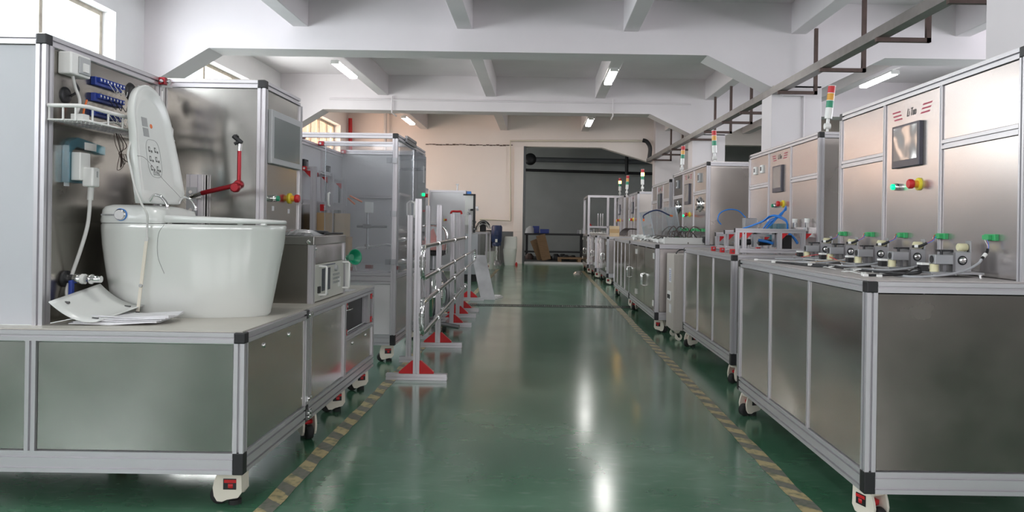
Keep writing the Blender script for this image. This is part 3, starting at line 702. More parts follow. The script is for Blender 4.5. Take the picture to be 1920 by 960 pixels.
loose('thin white wire curling between the farthest nozzle rigs', [(1.50, 4.22, zt+.01), (1.55, 4.0, zt+.012), (1.62, 3.95, zt+.022), (1.66, 4.0, zt+.05)], 0.002, 'cable_white')
loose('dark wire arching onto the middle of the bench from the nearest rigs', [(1.42, 2.92, zt), (1.50, 2.98, zt+.022), (1.56, 3.05, zt+.03), (1.62, 3.2, zt+.02)], 0.0028, 'black')
loose('short black wire with white tags near the middle of the bench edge', [(1.30, 3.85, zt), (1.33, 3.6, zt), (1.36, 3.5, zt+.004)], 0.005, 'black', [(1.30, 3.87, zt), (1.32, 3.62, zt+.006)])
w_ = MB()
for i in range(14):
    x, y = 1.33+random.uniform(-.05, .08), 3.2+random.uniform(-.28, .5)
    w_.tube([(x, y, zt), (x+random.uniform(-.04, .04), y+random.uniform(-.06, .06), zt+.008), (x+random.uniform(-.05, .05), y+random.uniform(-.1, .1), zt)], 0.0018, 5, 3)
single('wire_ends', w_, 'cable_white', 'tangle of thin white stripped wire ends scattered on the nearest right bench', 'wire', kind='stuff')

# ================================================================== RIGHT MACHINE 2
t = Thing('test_machine', 'second right machine, with the red-bracketed rig and blue air hoses on its bench', 'machine', (1.9, 6.1, 0), 'test machines on the right')
bench(t, 1, 1.352, 2.46, 5.21, 6.98, ZT, 3, front='steel_wavy')
yc, L = upper(t, 1, 1.955, 2.45, 5.22, 6.98, ZT+0.006, ZU, pm={})
c2 = yc[1]
screen(t, 1.963, c2-0.10, c2+0.13, 1.41, 1.63, -1); logo(t, 1.963, c2, 1.70, s=1.0)
gbutton(t, 1.963, c2+0.08, 1.30, -1, False); estop(t, 1.963, c2-0.10, 1.31, -1)
for dy in (-0.10, 0.10):
    a = t.part('display_unit', MB().box(1.945, 1.963, yc[2]+dy-0.035, yc[2]+dy+0.035, 1.60, 1.67), 'white', 'small white square meter', bevel=0.003)
    t.part('display', MB().box(1.943, 1.945, yc[2]+dy-0.018, yc[2]+dy+0.018, 1.62, 1.655), 'lcd', parent=a)
for yy in (yc[0]-0.16, yc[0]+0.10, yc[2]):
    a = t.part('air_regulator', MB().box(1.915, 1.963, yy-0.03, yy+0.03, 1.05, 1.12).cyl((1.935, yy, 1.12), (1.935, yy, 1.16), 0.016, 12), 'chrome', 'small metal air regulator')
    t.part('knob', MB().cyl((1.935, yy, 1.155), (1.935, yy, 1.185), 0.02, 12), 'white', parent=a)
    t.part('fitting', MB().cyl((1.915, yy-0.05, 1.085), (1.915, yy+0.05, 1.085), 0.010, 8).cyl((1.9, yy, 1.02), (1.9, yy, 1.06), 0.012, 8), 'machined_dark', parent=a)
for dy in (-0.09, 0.09): t.part('valve_box', MB().box(1.90, 1.963, c2+dy-0.05, c2+dy+0.05, 1.0, 1.15), 'clearblue', 'pale blue clear junction box', bevel=0.004)
tower(t, 2.08, 5.40, ZU+0.005, lean=0.10)
casters(t, [(1.42, 5.30), (1.42, 6.88), (2.40, 5.30), (2.40, 6.88)], [0.6, 0.3, 0, 0])
# extrusion rig with red brackets
t = Thing('rig_frame', 'low slotted aluminium frame with red brackets on the second right bench', 'frame', (1.6, 5.6, ZT+0.006))
z = ZT+0.006
for j, (y, xa, xb, h) in enumerate(((5.30, 1.395, 1.90, 0.185), (5.62, 1.40, 1.85, 0.17), (5.95, 1.41, 1.80, 0.15))):
    t.part('beam', MB().ext(xa, xb, y, y+0.03, z+h-0.03, z+h, cell=.03), 'alu'); t.part('end_cap', MB().box(xa-0.004, xa, y, y+0.03, z+h-0.03, z+h), 'black')
    for x in (xa, xa+0.05, xb-0.20, xb-0.03) if j == 0 else (xa, xb-0.03):
        t.part('post', MB().ext(x, x+0.03, y, y+0.03, z, z+h-0.03, cell=.03), 'alu')
        t.part('gusset', MB().prism([(x+0.031, z+h-0.031), (x+0.075, z+h-0.031), (x+0.031, z+h-0.075)], 1, y+0.003, y+0.027), 'red')
    for x in ((xa, xb-0.03)):
        g_ = t.part('bracket', MB().box(x-0.032, x-0.002, y-0.002, y+0.032, z, z+0.035), 'red')
        t.part('bolt', MB().cyl((x-0.017, y-0.006, z+0.020), (x-0.017, y-0.002, z+0.020), 0.007, 8), 'chrome', parent=g_)
for y in (5.26,): t.part('beam', MB().ext(1.42, 1.88, y, y+0.03, z+0.012, z+0.042, cell=.03), 'alu')
t.part('beam', MB().ext(1.41, 1.44, 5.34, 5.95, z+0.02, z+0.05, cell=.03), 'alu')
for x in (1.55, 1.70): 
    t.part('clamp_jaw', MB().box(x, x+0.022, 5.38, 5.44, z+0.05, z+0.16).box(x-0.02, x+0.05, 5.38, 5.44, z+0.145, z+0.165), 'machined')
for x in (1.47, 1.62, 1.74):
    t.part('air_cylinder', MB().cyl((x, 5.5, z+0.08), (x+0.09, 5.5, z+0.085), 0.022, 12), 'black')
    t.part('rod', MB().cyl((x-0.05, 5.5, z+0.08), (x, 5.5, z+0.08), 0.006, 8), 'chrome')
t.part('valve_block', MB().box(1.76, 1.82, 5.36, 5.42, z+0.04, z+0.14), 'black')
single('solenoid_box', MB().box(1.66, 1.76, 6.02, 6.10, z+0.15, z+0.27), 'machined', 'small grey metal box standing on the red-bracketed frame', 'box', bevel=0.003)
t = Thing('air_hoses', 'bundle of bright blue air hoses over the red-bracketed frame', 'hose', (1.8, 5.6, 1.1))
for i in range(7):
    a = random.uniform(-.02, .02); b = random.uniform(-.03, .03)
    t.part('hose', MB().tube([(1.58+a, 5.75, z+0.19+b*.3), (1.66, 5.6+b, z+0.24+a), (1.74+b, 5.5, z+0.29+a), (1.80, 5.45+a, z+0.27+b), (1.83+b*.5, 5.45, z+0.18)][::-1] if i % 2 else
        [(1.66+a, 5.6, z+0.16), (1.70+a, 5.5+b, z+0.22+b), (1.78, 5.5, z+0.28+a), (1.82+a*.4, 5.5, z+0.33+b)], 0.0045, 6, 6), 'tube_blue')
t.part('hose', MB().tube([(1.60, 5.44, z+0.10), (1.66, 5.42, z+0.09), (1.73, 5.42, z+0.07)], 0.012, 6, 4), 'tube_blue')
t.part('hose', MB().tube([(1.82, 5.42, z+0.15), (1.85, 5.40, z+0.12), (1.87, 5.38, z+0.08)], 0.010, 6, 4), 'tube_blue')
single('air_hose', MB().tube([PY(a, b, 5.9) for a, b in ((1352, 421), (1346, 412), (1350, 400), (1365, 393), (1384, 395), (1398, 408))], 0.005, 7, 6), 'tube_blue',
       'single light blue air hose arching left of the second right cabinet', 'hose')

# ================================================================== GREY REGULATOR CABINET between machines 2 and 3
t = Thing('power_regulator', 'narrow beige-grey power cabinet on wheels between two right benches', 'cabinet', (1.5, 7.38, 0))
x0, x1, y0, y1 = 1.30, 1.72, 7.20, 7.60
t.part('body', MB().box(x0, x1, y0, y1, 0.10, 0.845), 'regulator', bevel=0.006)
t.part('side_panel', MB().box(x0+0.03, x1-0.03, y0-0.004, y0, 0.14, 0.81), 'regulator', bevel=0.003)
f_ = t.part('front_label', MB().box(x0-0.002, x0, 7.32, 7.45, 0.56, 0.70), 'paper', 'white label with rows of print')
m_ = MB()
for i in range(6): m_.box(x0-0.003, x0-0.002, 7.34, 7.43, 0.58+i*0.018, 0.586+i*0.018)
t.part('print', m_, 'blue', parent=f_)
t.part('breaker_panel', MB().box(x0-0.012, x0, 7.30, 7.46, 0.38, 0.47), 'white', bevel=0.002)
for dy in (7.34, 7.42): t.part('switch', MB().box(x0-0.02, x0-0.012, dy-0.015, dy+0.015, 0.40, 0.44), 'black')
t.part('warning_label', MB().box(x0-0.002, x0, 7.30, 7.42, 0.26, 0.345), 'paper')
for (x, y) in ((x0+0.05, y0+0.05), (x1-0.05, y0+0.05), (x0+0.05, y1-0.05), (x1-0.05, y1-0.05)):
    c = t.part('caster', MB().box(x-0.025, x+0.025, y-0.022, y+0.022, 0.085, 0.10).prism([(x-0.02, 0.085), (x+0.02, 0.085), (x+0.03, 0.03), (x+0.01, 0.03)], 1, y-0.018, y-0.014).prism([(x-0.02, 0.085), (x+0.02, 0.085), (x+0.03, 0.03), (x+0.01, 0.03)], 1, y+0.014, y+0.018), 'chrome')
    t.part('wheel', MB().cyl((x+0.015, y-0.012, 0.034), (x+0.015, y+0.012, 0.034), 0.034, 16), 'cream', parent=c)
single('extension_cord', MB().tube([PY(1268, 475, 7.25), PY(1272, 470, 7.3), PY(1280, 468, 7.3), PY(1290, 470, 7.4)], 0.007, 6, 5), 'black', 'short black cord arching over the beige-grey power cabinet', 'cord')

# ================================================================== RIGHT MACHINE 3 (doors) and 3b
def doors(t, s, xf, y0, y1, z1, nd, zb=0.14):
    """clear/steel doors with handles and hinges on the aisle side"""
    L = (y1-y0-2*R)/nd
    for k in range(nd):
        a = y0+R+k*L; b = a+L
        d = t.part('door', MB().box(xf-s*0.006, xf-s*0.001, a+0.01, b-0.01, zb+0.09, z1-R-0.01), 'steel_wavy', 'mirror-bright hinged door', bevel=0.001, seg=1)
        hy = b-0.05 if k % 2 == 0 else a+0.05; hg = a+0.02 if k % 2 == 0 else b-0.02
        t.part('handle', MB().tube([(xf-s*0.006, hy, 0.44), (xf-s*0.04, hy, 0.45), (xf-s*0.04, hy, 0.57), (xf-s*0.006, hy, 0.58)], 0.007, 6, 0), 'chrome', parent=d)
        for zz in (zb+0.17, z1-R-0.08): t.part('hinge', MB().box(xf-s*0.016, xf-s*0.006, hg-0.03, hg+0.03, zz-0.03, zz+0.03), 'white', parent=d)
t = Thing('test_machine', 'third right machine, with cable bundles on its bench and a round port in its cabinet', 'machine', (1.8, 8.8, 0), 'test machines on the right')
bench(t, 1, 1.20, 2.2, 7.70, 9.95, 0.925, 3, front=None, side='steel_film')
doors(t, 1, 1.20, 7.70, 9.95, 0.925, 3)
yc, L = upper(t, 1, 1.715, 2.2, 7.68, 9.66, 0.93, ZU, pm={2: 'steel_dark', 0: 'steel_wavy', 1: 'steel_film'})
screen(t, 1.723, yc[1]-0.12, yc[1]+0.14, 1.38, 1.62, -1, 'screen'); logo(t, 1.723, yc[1], 1.70)
gbutton(t, 1.723, yc[1]+0.13, 1.25, -1); estop(t, 1.723, yc[1]-0.10, 1.26, -1)
for yy in (yc[0], yc[2]):
    a = t.part('round_port', MB().lathe((1.723, yy, 1.36), (-1, 0, 0), [(0, 0.085), (0.01, 0.085), (0.012, 0.06), (0.03, 0.05), (0.032, 0.02)], 22), 'chrome', 'bright round metal port')
    for k in range(5):
        an = 2*PI*k/5
        t.part('lug', MB().cyl((1.70, yy+0.055*math.cos(an), 1.36+0.055*math.sin(an)), (1.69, yy+0.055*math.cos(an), 1.36+0.055*math.sin(an)), 0.012, 8), 'black', parent=a)
    b = t.part('meter', MB().box(1.70, 1.723, yy-0.04, yy+0.04, 1.60, 1.70), 'bezel_grey', bevel=0.003); t.part('display', MB().box(1.698, 1.70, yy-0.025, yy+0.025, 1.62, 1.68), 'lcd', parent=b)
tower(t, 1.80, 9.50, ZU+0.005, lean=0.05); tower(t, 1.86, 7.86+0.1, ZU+0.005, lean=-0.04)
casters(t, [(1.27, 7.80), (1.27, 9.85), (2.13, 7.80), (2.13, 9.85)], [2.6, 1, 0, 0])
rr = random.Random(3)
for j in range(2):
    for i in range(14):
        y = 7.78+i*0.13; zz = 1.085-j*0.11+rr.uniform(-.006, .006)
        t.part('terminal_plug', MB().box(1.695, 1.723, y-0.02, y+0.02, zz-0.014, zz+0.014), 'pcbgreen')
t2 = Thing('wire_loom', 'row of dark cables arching from the green plugs on the third right bench', 'cable', (1.6, 8.5, 0.93))
for i in range(14):
    y = 7.80+i*0.13; d = rr.uniform(-.04, .04)
    t2.part('cable', MB().tube([(1.69, y, 1.08-.1*(i%2)), (1.62, y+d, 1.12-.06*(i%3)), (1.55+d*.5, y+d*2, 1.05), (1.53+d, y+d*2-.08, 0.94)], rr.choice((0.0045, 0.006, 0.004)), 6, 5), rr.choice(('cable_dark', 'cable_dark', 'rust')))
for i in range(4):
    t2.part('cable', MB().tube([(1.52, 8.0+i*.3, 0.95), (1.44, 8.1+i*.3, 1.01), (1.36, 8.3+i*.3, 1.00), (1.28, 8.45+i*.3, 0.945)], 0.0065, 6, 6), 'cable_dark')
# white pieces on bench 3
t = Thing('valve_manifold', 'white and black valve block at the near end of the third right bench', 'valve', (1.4, 7.8, 0.931))
t.part('body', MB().box(1.30, 1.72, 7.76, 7.84, 0.932, 1.0), 'cable_white', bevel=0.004)
t.part('coil', MB().box(1.70, 1.80, 7.72, 7.80, 0.95, 1.015), 'black', bevel=0.003)
t.part('block', MB().box(1.80, 1.90, 7.55, 7.63, 0.94, 1.01), 'machined', bevel=0.003)
pl = MB()
for i in range(170):
    y = 8.0+rr.random()*2.6; x = 1.28+rr.random()*0.34; zz = 0.945+rr.random()*0.05*(1 if y > 8.8 else .4); a = rr.random()*PI; l = 0.02+rr.random()*0.025
    pl.cyl((x-l*math.cos(a), y-l*math.sin(a), zz), (x+l*math.cos(a), y+l*math.sin(a), zz+rr.uniform(-.012, .012)), 0.010+rr.random()*0.008, 7)
single('plastic_fittings', pl, 'white', 'loose heap of small white pipe fittings on the third right bench', 'fittings', base=(1.45, 9.3, 0.93), kind='stuff')
t = Thing('acrylic_box', 'tilted clear acrylic box standing on the third right bench', 'box', (1.45, 9.2, 0.931))
def tilted(cx, cy, cz, dx, dy, dz, rx, ry):
    m = MB().box(-dx/2, dx/2, -dy/2, dy/2, 0, dz); R_ = Euler((rx, ry, 0)).to_matrix()
    m.v = [tuple(R_ @ Vector(v)+Vector((cx, cy, cz))) for v in m.v]; return m
cx, cy = 1.52, 9.2
for nm, ox, oy, dx, dy in (('pane', -0.17, 0, 0.005, 0.36), ('pane', 0.17, 0, 0.005, 0.36), ('pane', 0, -0.18, 0.34, 0.005), ('pane', 0, 0.18, 0.34, 0.005)):
    m = MB().box(ox-dx/2, ox+dx/2, oy-dy/2, oy+dy/2, 0, 0.36); R_ = Euler((0, -0.22, 0.2)).to_matrix(); m.v = [tuple(R_ @ Vector(v)+Vector((cx, cy, 0.975))) for v in m.v]
    t.part('pane', m, 'acrylic')
R_ = Euler((0, -0.22, 0.2)).to_matrix()
for ox in (-0.17, 0.17):
    for oy in (-0.18, 0.18):
        ed = MB().box(ox-0.006, ox+0.006, oy-0.006, oy+0.006, 0, 0.36); ed.v = [tuple(R_ @ Vector(v)+Vector((cx, cy, 0.975))) for v in ed.v]; t.part('edge', ed, 'acrylic_edge')
c = Thing('navy_hose', 'dark navy hose with orange ends bent over the acrylic box', 'hose', (1.4, 9.0, 1.2))
pts = [PY(a, b, 8.9) for a, b in ((1207, 410), (1208, 403), (1231, 394), (1256, 404))]
c.part('hose', MB().tube(pts, 0.009, 7, 4), 'navy'); c.part('end_fitting', MB().cyl(pts[0], Vector(pts[0])-Vector((0, 0, .03)), 0.011, 8), 'orange')
c.part('end_fitting', MB().cyl(pts[-1], Vector(pts[-1])+Vector((0.035, 0, -0.006)), 0.011, 8), 'orange')

t = Thing('test_machine', 'fourth right machine, cabinet lower and farther than the round-ported one', 'machine', (1.8, 11.0, 0), 'test machines on the right')
bench(t, 1, 1.20, 2.2, 9.99, 12.1, 0.92, 4, front='steel_wavy')
yc, L = upper(t, 1, 1.73, 2.2, 10.0, 11.6, 0.93, 1.76, sidem='steel_dull', pm={})
screen(t, 1.738, yc[1]-0.12, yc[1]+0.12, 1.38, 1.60, -1, 'screen'); logo(t, 1.738, yc[1], 1.66)
casters(t, [(1.27, 10.1), (1.27, 12.0), (2.13, 10.1), (2.13, 12.0)], [2.6, 1, 0, 0])

t = Thing('test_machine', 'fifth right machine, far down the aisle with a lit amber tower light on top', 'machine', (1.8, 14.8, 0), 'test machines on the right')
bench(t, 1, 1.257, 2.3, 14.0, 15.75, ZT, 2, front='steel', side='steel_film')
doors(t, 1, 1.257, 14.0, 15.75, ZT, 2)
yc, L = upper(t, 1, 1.86, 2.3, 14.3, 15.75, ZT+.006, ZU)
screen(t, 1.868, yc[1]-0.13, yc[1]+0.13, 1.38, 1.62, -1, 'screen'); gbutton(t, 1.868, yc[1]+.12, 1.26, -1, s=1.3); estop(t, 1.868, yc[1]-.12, 1.26, -1, s=1.3); logo(t, 1.868, yc[1], 1.70)
tower(t, 1.98, 14.5, ZU+.005, lit='amber', s=1.25)
casters(t, [(1.32, 14.1), (1.32, 15.6), (2.2, 14.1), (2.2, 15.6)], [2.6, 1, 0, 0])
t = Thing('test_machine', 'sixth right machine, narrow in view, unlit tower light on top', 'machine', (1.8, 16.6, 0), 'test machines on the right')
bench(t, 1, 1.17, 2.2, 15.83, 17.3, ZT, 2, front='steel', side='steel_film')
doors(t, 1, 1.17, 15.83, 17.3, ZT, 2)
yc, L = upper(t, 1, 1.80, 2.2, 16.1, 17.3, ZT+.006, ZU, ndiv=2, split=(0,))
screen(t, 1.808, yc[1]-0.13, yc[1]+0.13, 1.38, 1.62, -1, 'screen'); estop(t, 1.808, yc[1]-.12, 1.26, -1, s=1.3)
tower(t, 1.88, 16.3, ZU+.005, s=1.25, lean=0.06)
casters(t, [(1.24, 15.9), (1.24, 17.2), (2.1, 15.9), (2.1, 17.2)], [2.6, 1, 0, 0])
t = Thing('test_machine', 'farthest right machine, with an open aluminium frame and a lit amber tower light', 'machine', (1.8, 18.3, 0), 'test machines on the right')
bench(t, 1, 1.10, 2.2, 17.35, 19.2, ZT, 2, front='steel', side='steel_film')
doors(t, 1, 1.10, 17.35, 19.2, ZT, 2)
for (x, y) in ((1.10, 17.4), (1.10, 19.1), (1.72, 17.4), (1.55, 17.4)): rail(t, x, x+0.05, y, y+0.05, ZT+.006, ZU, 'post')
rail(t, 1.10, 2.2, 17.4, 17.45, ZU, ZU+0.05); rail(t, 1.10, 1.15, 17.45, 19.15, ZU, ZU+0.05); rail(t, 1.15, 1.9, 17.4, 17.45, 1.08, 1.12)
yc, L = upper(t, 1, 1.90, 2.35, 17.85, 19.1, ZT+.006, ZU-.05, ndiv=2, split=(0,), pm={0: 'steel_dark'})
estop(t, 1.908, yc[1]-.12, 1.26, -1, s=1.3); tower(t, 1.90, 17.9, ZU+.05, lit='amber', s=1.25)
for x in (1.36, 1.42, 1.47): t.part('rod', MB().cyl((x, 17.6, 1.12), (x, 17.6, 1.42), 0.012, 8), 'chrome')
t.part('gusset', MB().prism([(1.152, 1.125), (1.21, 1.125), (1.152, 1.19)], 1, 17.41, 17.44), 'red')
casters(t, [(1.17, 17.45), (1.17, 19.1), (2.1, 17.45), (2.1, 19.1)], [2.6, 1, 0, 0])
# boxes and pieces on the far benches
for i, (z0, h, m) in enumerate(((0.922, 0.07, 'cardboard_light'), (0.9925, 0.07, 'cardboard'), (1.063, 0.06, 'cardboard_light'))):
    single('carton', MB().box(1.33, 1.50, 14.1+i*.01, 14.3, z0, z0+h), m, ('bottom', 'middle', 'top')[i] + ' carton of the small stack on the far right bench', 'box', 'cartons stacked on the far right bench', bevel=0.002)
t2 = Thing('wire_loom', 'dark cables arching on the fifth right bench beside the cartons', 'cable', (1.6, 14.8, 0.92))
for i in range(6):
    y = 14.25+i*.2; t2.part('cable', MB().tube([(1.85, y, 1.06), (1.75, y, 1.08), (1.66, y, 1.02), (1.60, y-.05, 0.935)], 0.008, 6, 4), 'cable_dark')
pl = MB()
for i in range(60):
    y = 17.45+rr.random()*1.5; x = 1.2+rr.random()*0.5; l = .03
    pl.cyl((x-l, y, .94), (x+l, y+rr.uniform(-.03, .03), .94+rr.random()*.03), 0.012, 6)
single('plastic_fittings', pl, 'white', 'white fittings scattered on the farthest right bench', 'fittings', base=(1.4, 18, .92), kind='stuff')

# ================================================================== LEFT FRONT MACHINE (platform + tall cabinet)
ZP = 0.677
XA = -1.115
t = Thing('toilet_test_bench', 'low stainless platform bench with a tall cabinet, carrying the white toilet', 'machine', (-2.0, 3.2, 0))
L1 = t
y0, y1, xe = 2.80, 3.585, -3.4
for (x, y) in ((XA, y0), (XA, y1-R), (-1.905, y0), (xe, y0), (xe, y1-R)): rail(t, x-R, x, y, y+R, 0.22, ZP-R, 'post')
for y in (y0, y1-R):
    for (a, b) in ((XA-R, xe),): rail(t, a, b, y, y+R, ZP-R, ZP); rail(t, a, b, y, y+R, 0.14, 0.22)
    for zz, h in ((ZP-R, R), (0.139, 0.082)): cap(t, XA-R, XA+0.0015, y-0.0015 if y == y0 else y, y+R, zz, zz+h+0.0015)
rail(t, XA-R, XA, y0+R, y1-R, ZP-R, ZP); rail(t, XA-R, XA, y0+R, y1-R, 0.14, 0.22)
panel(t, XA-R-0.005, -1.90, y0+0.008, y0+0.012, 0.225, ZP-R-0.004, 'steel'); panel(t, -1.95, xe, y0+0.008, y0+0.012, 0.225, ZP-R-0.004, 'steel')
panel(t, XA-0.012, XA-0.008, y0+R+0.004, y1-R-0.004, 0.225, ZP-R-0.004, 'steel_wavy')
for yy in (3.02, 3.32): t.part('lock_screw', MB().lathe((XA-0.008, yy, ZP-R-0.04), (1, 0, 0), [(0, 0.011), (0.004, 0.011), (0.007, 0.006)], 12), 'chrome')
t.part('table_top', MB().box(xe, XA-0.012, y0+0.012, y1-0.002, ZP+0.001, ZP+0.006), 'plat_top')
casters(t, [(-1.19, 2.89), (-1.95, 3.50), (-3.3, 2.89), (-3.3, 3.50)], [0.0, 0, 0, 0])
# tall cabinet
XC, yc0, yc1, ZH = -1.94, 2.885, 3.765, 1.822
zb = ZP+0.006
for (x, y) in ((XC, yc0), (XC, yc1-R), (xe, yc0)): rail(t, x-R, x, y, y+R, zb, ZH-R, 'post')
rail(t, XC-R, XC, yc0+R, yc1-0.0, ZH-R, ZH); rail(t, XC-R, xe, yc0, yc0+R, ZH-R, ZH); cap(t, XC-R, XC+0.001, yc0-0.001, yc0+R, ZH-R, ZH+0.0015)
t.part('back_trim', MB().ext(XC-R, XC-0.002, yc0+R, yc0+R+0.012, zb, ZH-R, sd=.002), 'alu')
panel(t, XC-R-0.004, xe, yc0+0.008, yc0+0.012, zb+0.002, ZH-R-0.004, 'white_panel', 'front_panel', 'white painted front panel')
panel(t, XC-0.014, XC-0.010, yc0+R+0.014, yc1-R-0.002, zb+0.002, ZH-R-0.004, 'steel_dull', 'side_panel')
t.part('top_sheet', MB().box(XC-0.01, xe, yc0+0.01, yc1-0.01, ZH+0.001, ZH+0.005), 'steel_dull')
xs = XC-0.010
bk = t.part('bracket', MB().box(XC, XC+0.032, yc1-0.034, yc1-0.004, ZH-0.036, ZH+0.002), 'redarm', 'red corner bracket', bevel=0.003)
t.part('bolt', MB().cyl((XC+0.02, yc1-0.046, ZH-0.02), (XC+0.02, yc1-0.038, ZH-0.02), 0.009, 8).cyl((XC+0.04, yc1-0.02, ZH-0.02), (XC+0.047, yc1-0.02, ZH-0.02), 0.009, 8), 'chrome', parent=bk)
# white outlet box
b = t.part('outlet_box', MB().box(xs, xs+0.055, 2.97, 3.10, 1.685, 1.775), 'white', 'white weatherproof outlet box', bevel=0.006)
t.part('clear_cover', MB().box(xs+0.055, xs+0.062, 3.015, 3.09, 1.695, 1.765), 'bezel_grey', parent=b, bevel=0.003)
t.part('switch', MB().box(xs+0.062, xs+0.068, 3.035, 3.07, 1.705, 1.74), 'white', parent=b)
t.part('name_label', MB().box(xs, xs+0.0008, 3.0, 3.04, 1.785, 1.80), 'paper')
t.part('name_label', MB().box(xs, xs+0.0008, 3.56, 3.60, 1.735, 1.75), 'paper')
t.part('name_label', MB().box(xs, xs+0.0008, 3.02, 3.055, 1.235, 1.25), 'paper')
t.part('grommet', MB().lathe((xs, 3.02, 1.605), (1, 0, 0), [(0, 0.035), (0.006, 0.033), (0.006, 0.02)], 16), 'black')
t.part('grommet', MB().lathe((xs, 3.50, 1.705), (1, 0, 0), [(0, 0.045), (0.006, 0.04), (0.006, 0.02)], 16), 'black')
for i, zz in enumerate((1.700, 1.630, 1.565)):
    s_ = t.part('terminal_strip', MB().box(xs, xs+0.02, 3.19, 3.40, zz-0.018, zz+0.018), 'blue', 'dark blue terminal strip', bevel=0.002)
    mm = MB(); m2 = MB()
    for k in range(8):
        yy = 3.205+k*0.025; mm.box(xs+0.02, xs+0.032, yy, yy+0.017, zz-0.004, zz+0.016); m2.cyl((xs+0.032, yy+.008, zz+.006), (xs+0.0335, yy+.008, zz+.006), 0.005, 6)
    t.part('terminal_blocks', mm, 'blue', parent=s_); t.part('screws', m2, 'white', parent=s_)
    mw = MB()
    for k in range(3):
        a = 3.27+k*0.04; mw.tube([(xs+.033, a, zz), (xs+.045, a+.02, zz-.03), (xs+.036, a+.05, zz-.035), (xs+.03, a+.07, zz-.01)], 0.0018, 5, 4)
    t.part('jumper_wires', mw, 'cable_white' if i != 1 else 'black', parent=s_)
# water valve
v = t.part('water_valve', MB().lathe((xs, 3.035, 0.855), (1, 0, 0), [(0, 0.034), (0.012, 0.034), (0.012, 0.018), (0.03, 0.018)], 18), 'black', 'metal ball valve with a blue lever')
t.part('body', MB().lathe((xs+0.03, 3.035, 0.855), (1, 0, 0), [(0, 0.014), (0.015, 0.020), (0.04, 0.020), (0.045, 0.014), (0.07, 0.014), (0.07, 0.020), (0.085, 0.020), (0.085, 0.014), (0.12, 0.014)], 16), 'chrome', parent=v)
t.part('white_nut', MB().lathe((xs+0.07, 3.035, 0.855), (1, 0, 0), [(0, 0.021), (0.016, 0.021)], 8), 'white', parent=v)
t.part('lever', MB().box(xs+0.03, xs+0.045, 3.01, 3.03, 0.765, 0.85), 'blue', parent=v, bevel=0.003)

# items around the cabinet wall
t = Thing('wire_basket', 'white wire basket shelf fixed to the tall left cabinet', 'shelf', (-1.87, 3.25, 1.5))
bx0, bx1, by0, by1, bz = XC+0.001, -1.80, 2.90, 3.62, 1.545
t.part('rim', MB().tube([(bx0, by0, bz), (bx1-.02, by0, bz), (bx1, by0+.03, bz), (bx1, by1-.03, bz), (bx1-.02, by1, bz), (bx0, by1, bz)], 0.0085, 6, 0), 'white')
t.part('lower_rim', MB().tube([(bx0, by0, bz-.055), (bx1, by0+.01, bz-.055), (bx1, by1, bz-.055), (bx0, by1, bz-.055)], 0.004, 6, 0), 'white')
for (x, y) in [(bx0+.005, by0), (bx1-.03, by0), (bx0+.06, by0)] + [(bx1, by0+.06+k*.107) for k in range(7)]:
    t.part('upright', MB().cyl((x, y, bz-.058), (x, y, bz), 0.004, 6), 'white')
gm = MB()
for k in range(28): gm.cyl((bx0, by0+.01+k*.026, bz-.057), (bx1, by0+.01+k*.026, bz-.057), 0.0015, 5, cap=False)
for k in range(8): gm.cyl((bx0+.01+k*.017, by0, bz-.059), (bx0+.01+k*.017, by1, bz-.059), 0.0015, 5, cap=False)
o_ = t.part('wire_mesh', gm, 'chrome'); o_['kind'] = 'stuff'
single('adapter_plug', MB().box(-1.90, -1.85, 2.98, 3.02, 1.497, 1.525).tube([(-1.87, 3.0, 1.51), (-1.86, 3.1, 1.505), (-1.85, 3.2, 1.52), (-1.87, 3.3, 1.51)], 0.004, 6, 5), 'white', 'white plug and cord lying in the wire basket', 'plug')
c = Thing('outlet_cord', 'white and orange cords hanging from the outlet box into the wire basket', 'cord', (-1.9, 3.03, 1.6))
c.part('cord', MB().tube([(xs+.03, 3.02, 1.685), (xs+.035, 3.03, 1.64), (xs+.045, 3.045, 1.58), (xs+.03, 3.03, 1.50)], 0.006, 6, 5), 'cable_white')
c.part('cord', MB().tube([(xs+.02, 3.04, 1.67), (xs+.03, 3.06, 1.635), (xs+.01, 3.04, 1.605)], 0.005, 6, 5), 'black')
c.part('cord', MB().tube([(xs+.04, 3.10, 1.60), (xs+.04, 3.08, 1.55), (xs+.04, 3.07, 1.49)], 0.004, 6, 4), 'orange')
c = Thing('thin_wires', 'tangle of thin brown wires hanging below the basket behind the lid', 'wire', (-1.88, 3.4, 1.45))
for i in range(9): 
    a = rr.uniform(-.03, .03); c.part('wire', MB().tube([(-1.90, 3.30+a, 1.49), (-1.88+a*.3, 3.30+a*1.5, 1.43), (-1.88, 3.31-a, 1.37+a), (-1.89, 3.33+a*2, 1.34+a), (-1.90, 3.35+a, 1.40)], 0.0013, 4, 4), 'rust')
t = Thing('remote_bracket', 'clear blue plastic bracket on the tall left cabinet panel', 'bracket', (-1.92, 3.1, 1.3))
t.part('plate', MB().prism([(3.01, 1.245), (3.035, 1.245), (3.035, 1.40), (3.09, 1.44), (3.25, 1.425), (3.25, 1.385), (3.12, 1.39), (3.075, 1.35), (3.075, 1.275), (3.12, 1.26), (3.12, 1.245)][::-1] if False else
   [(3.01, 1.25), (3.12, 1.25), (3.12, 1.27), (3.04, 1.27), (3.04, 1.38), (3.07, 1.40), (3.27, 1.385), (3.27, 1.42), (3.08, 1.44), (3.03, 1.42), (3.01, 1.39)], 0, xs, xs+0.02), 'clearblue')
t.part('white_card', MB().box(xs+.021, xs+.023, 3.12, 3.20, 1.393, 1.425), 'white'); t.part('blue_rim', MB().box(xs+.001, xs+.03, 3.005, 3.012, 1.25, 1.40), 'clearblue')
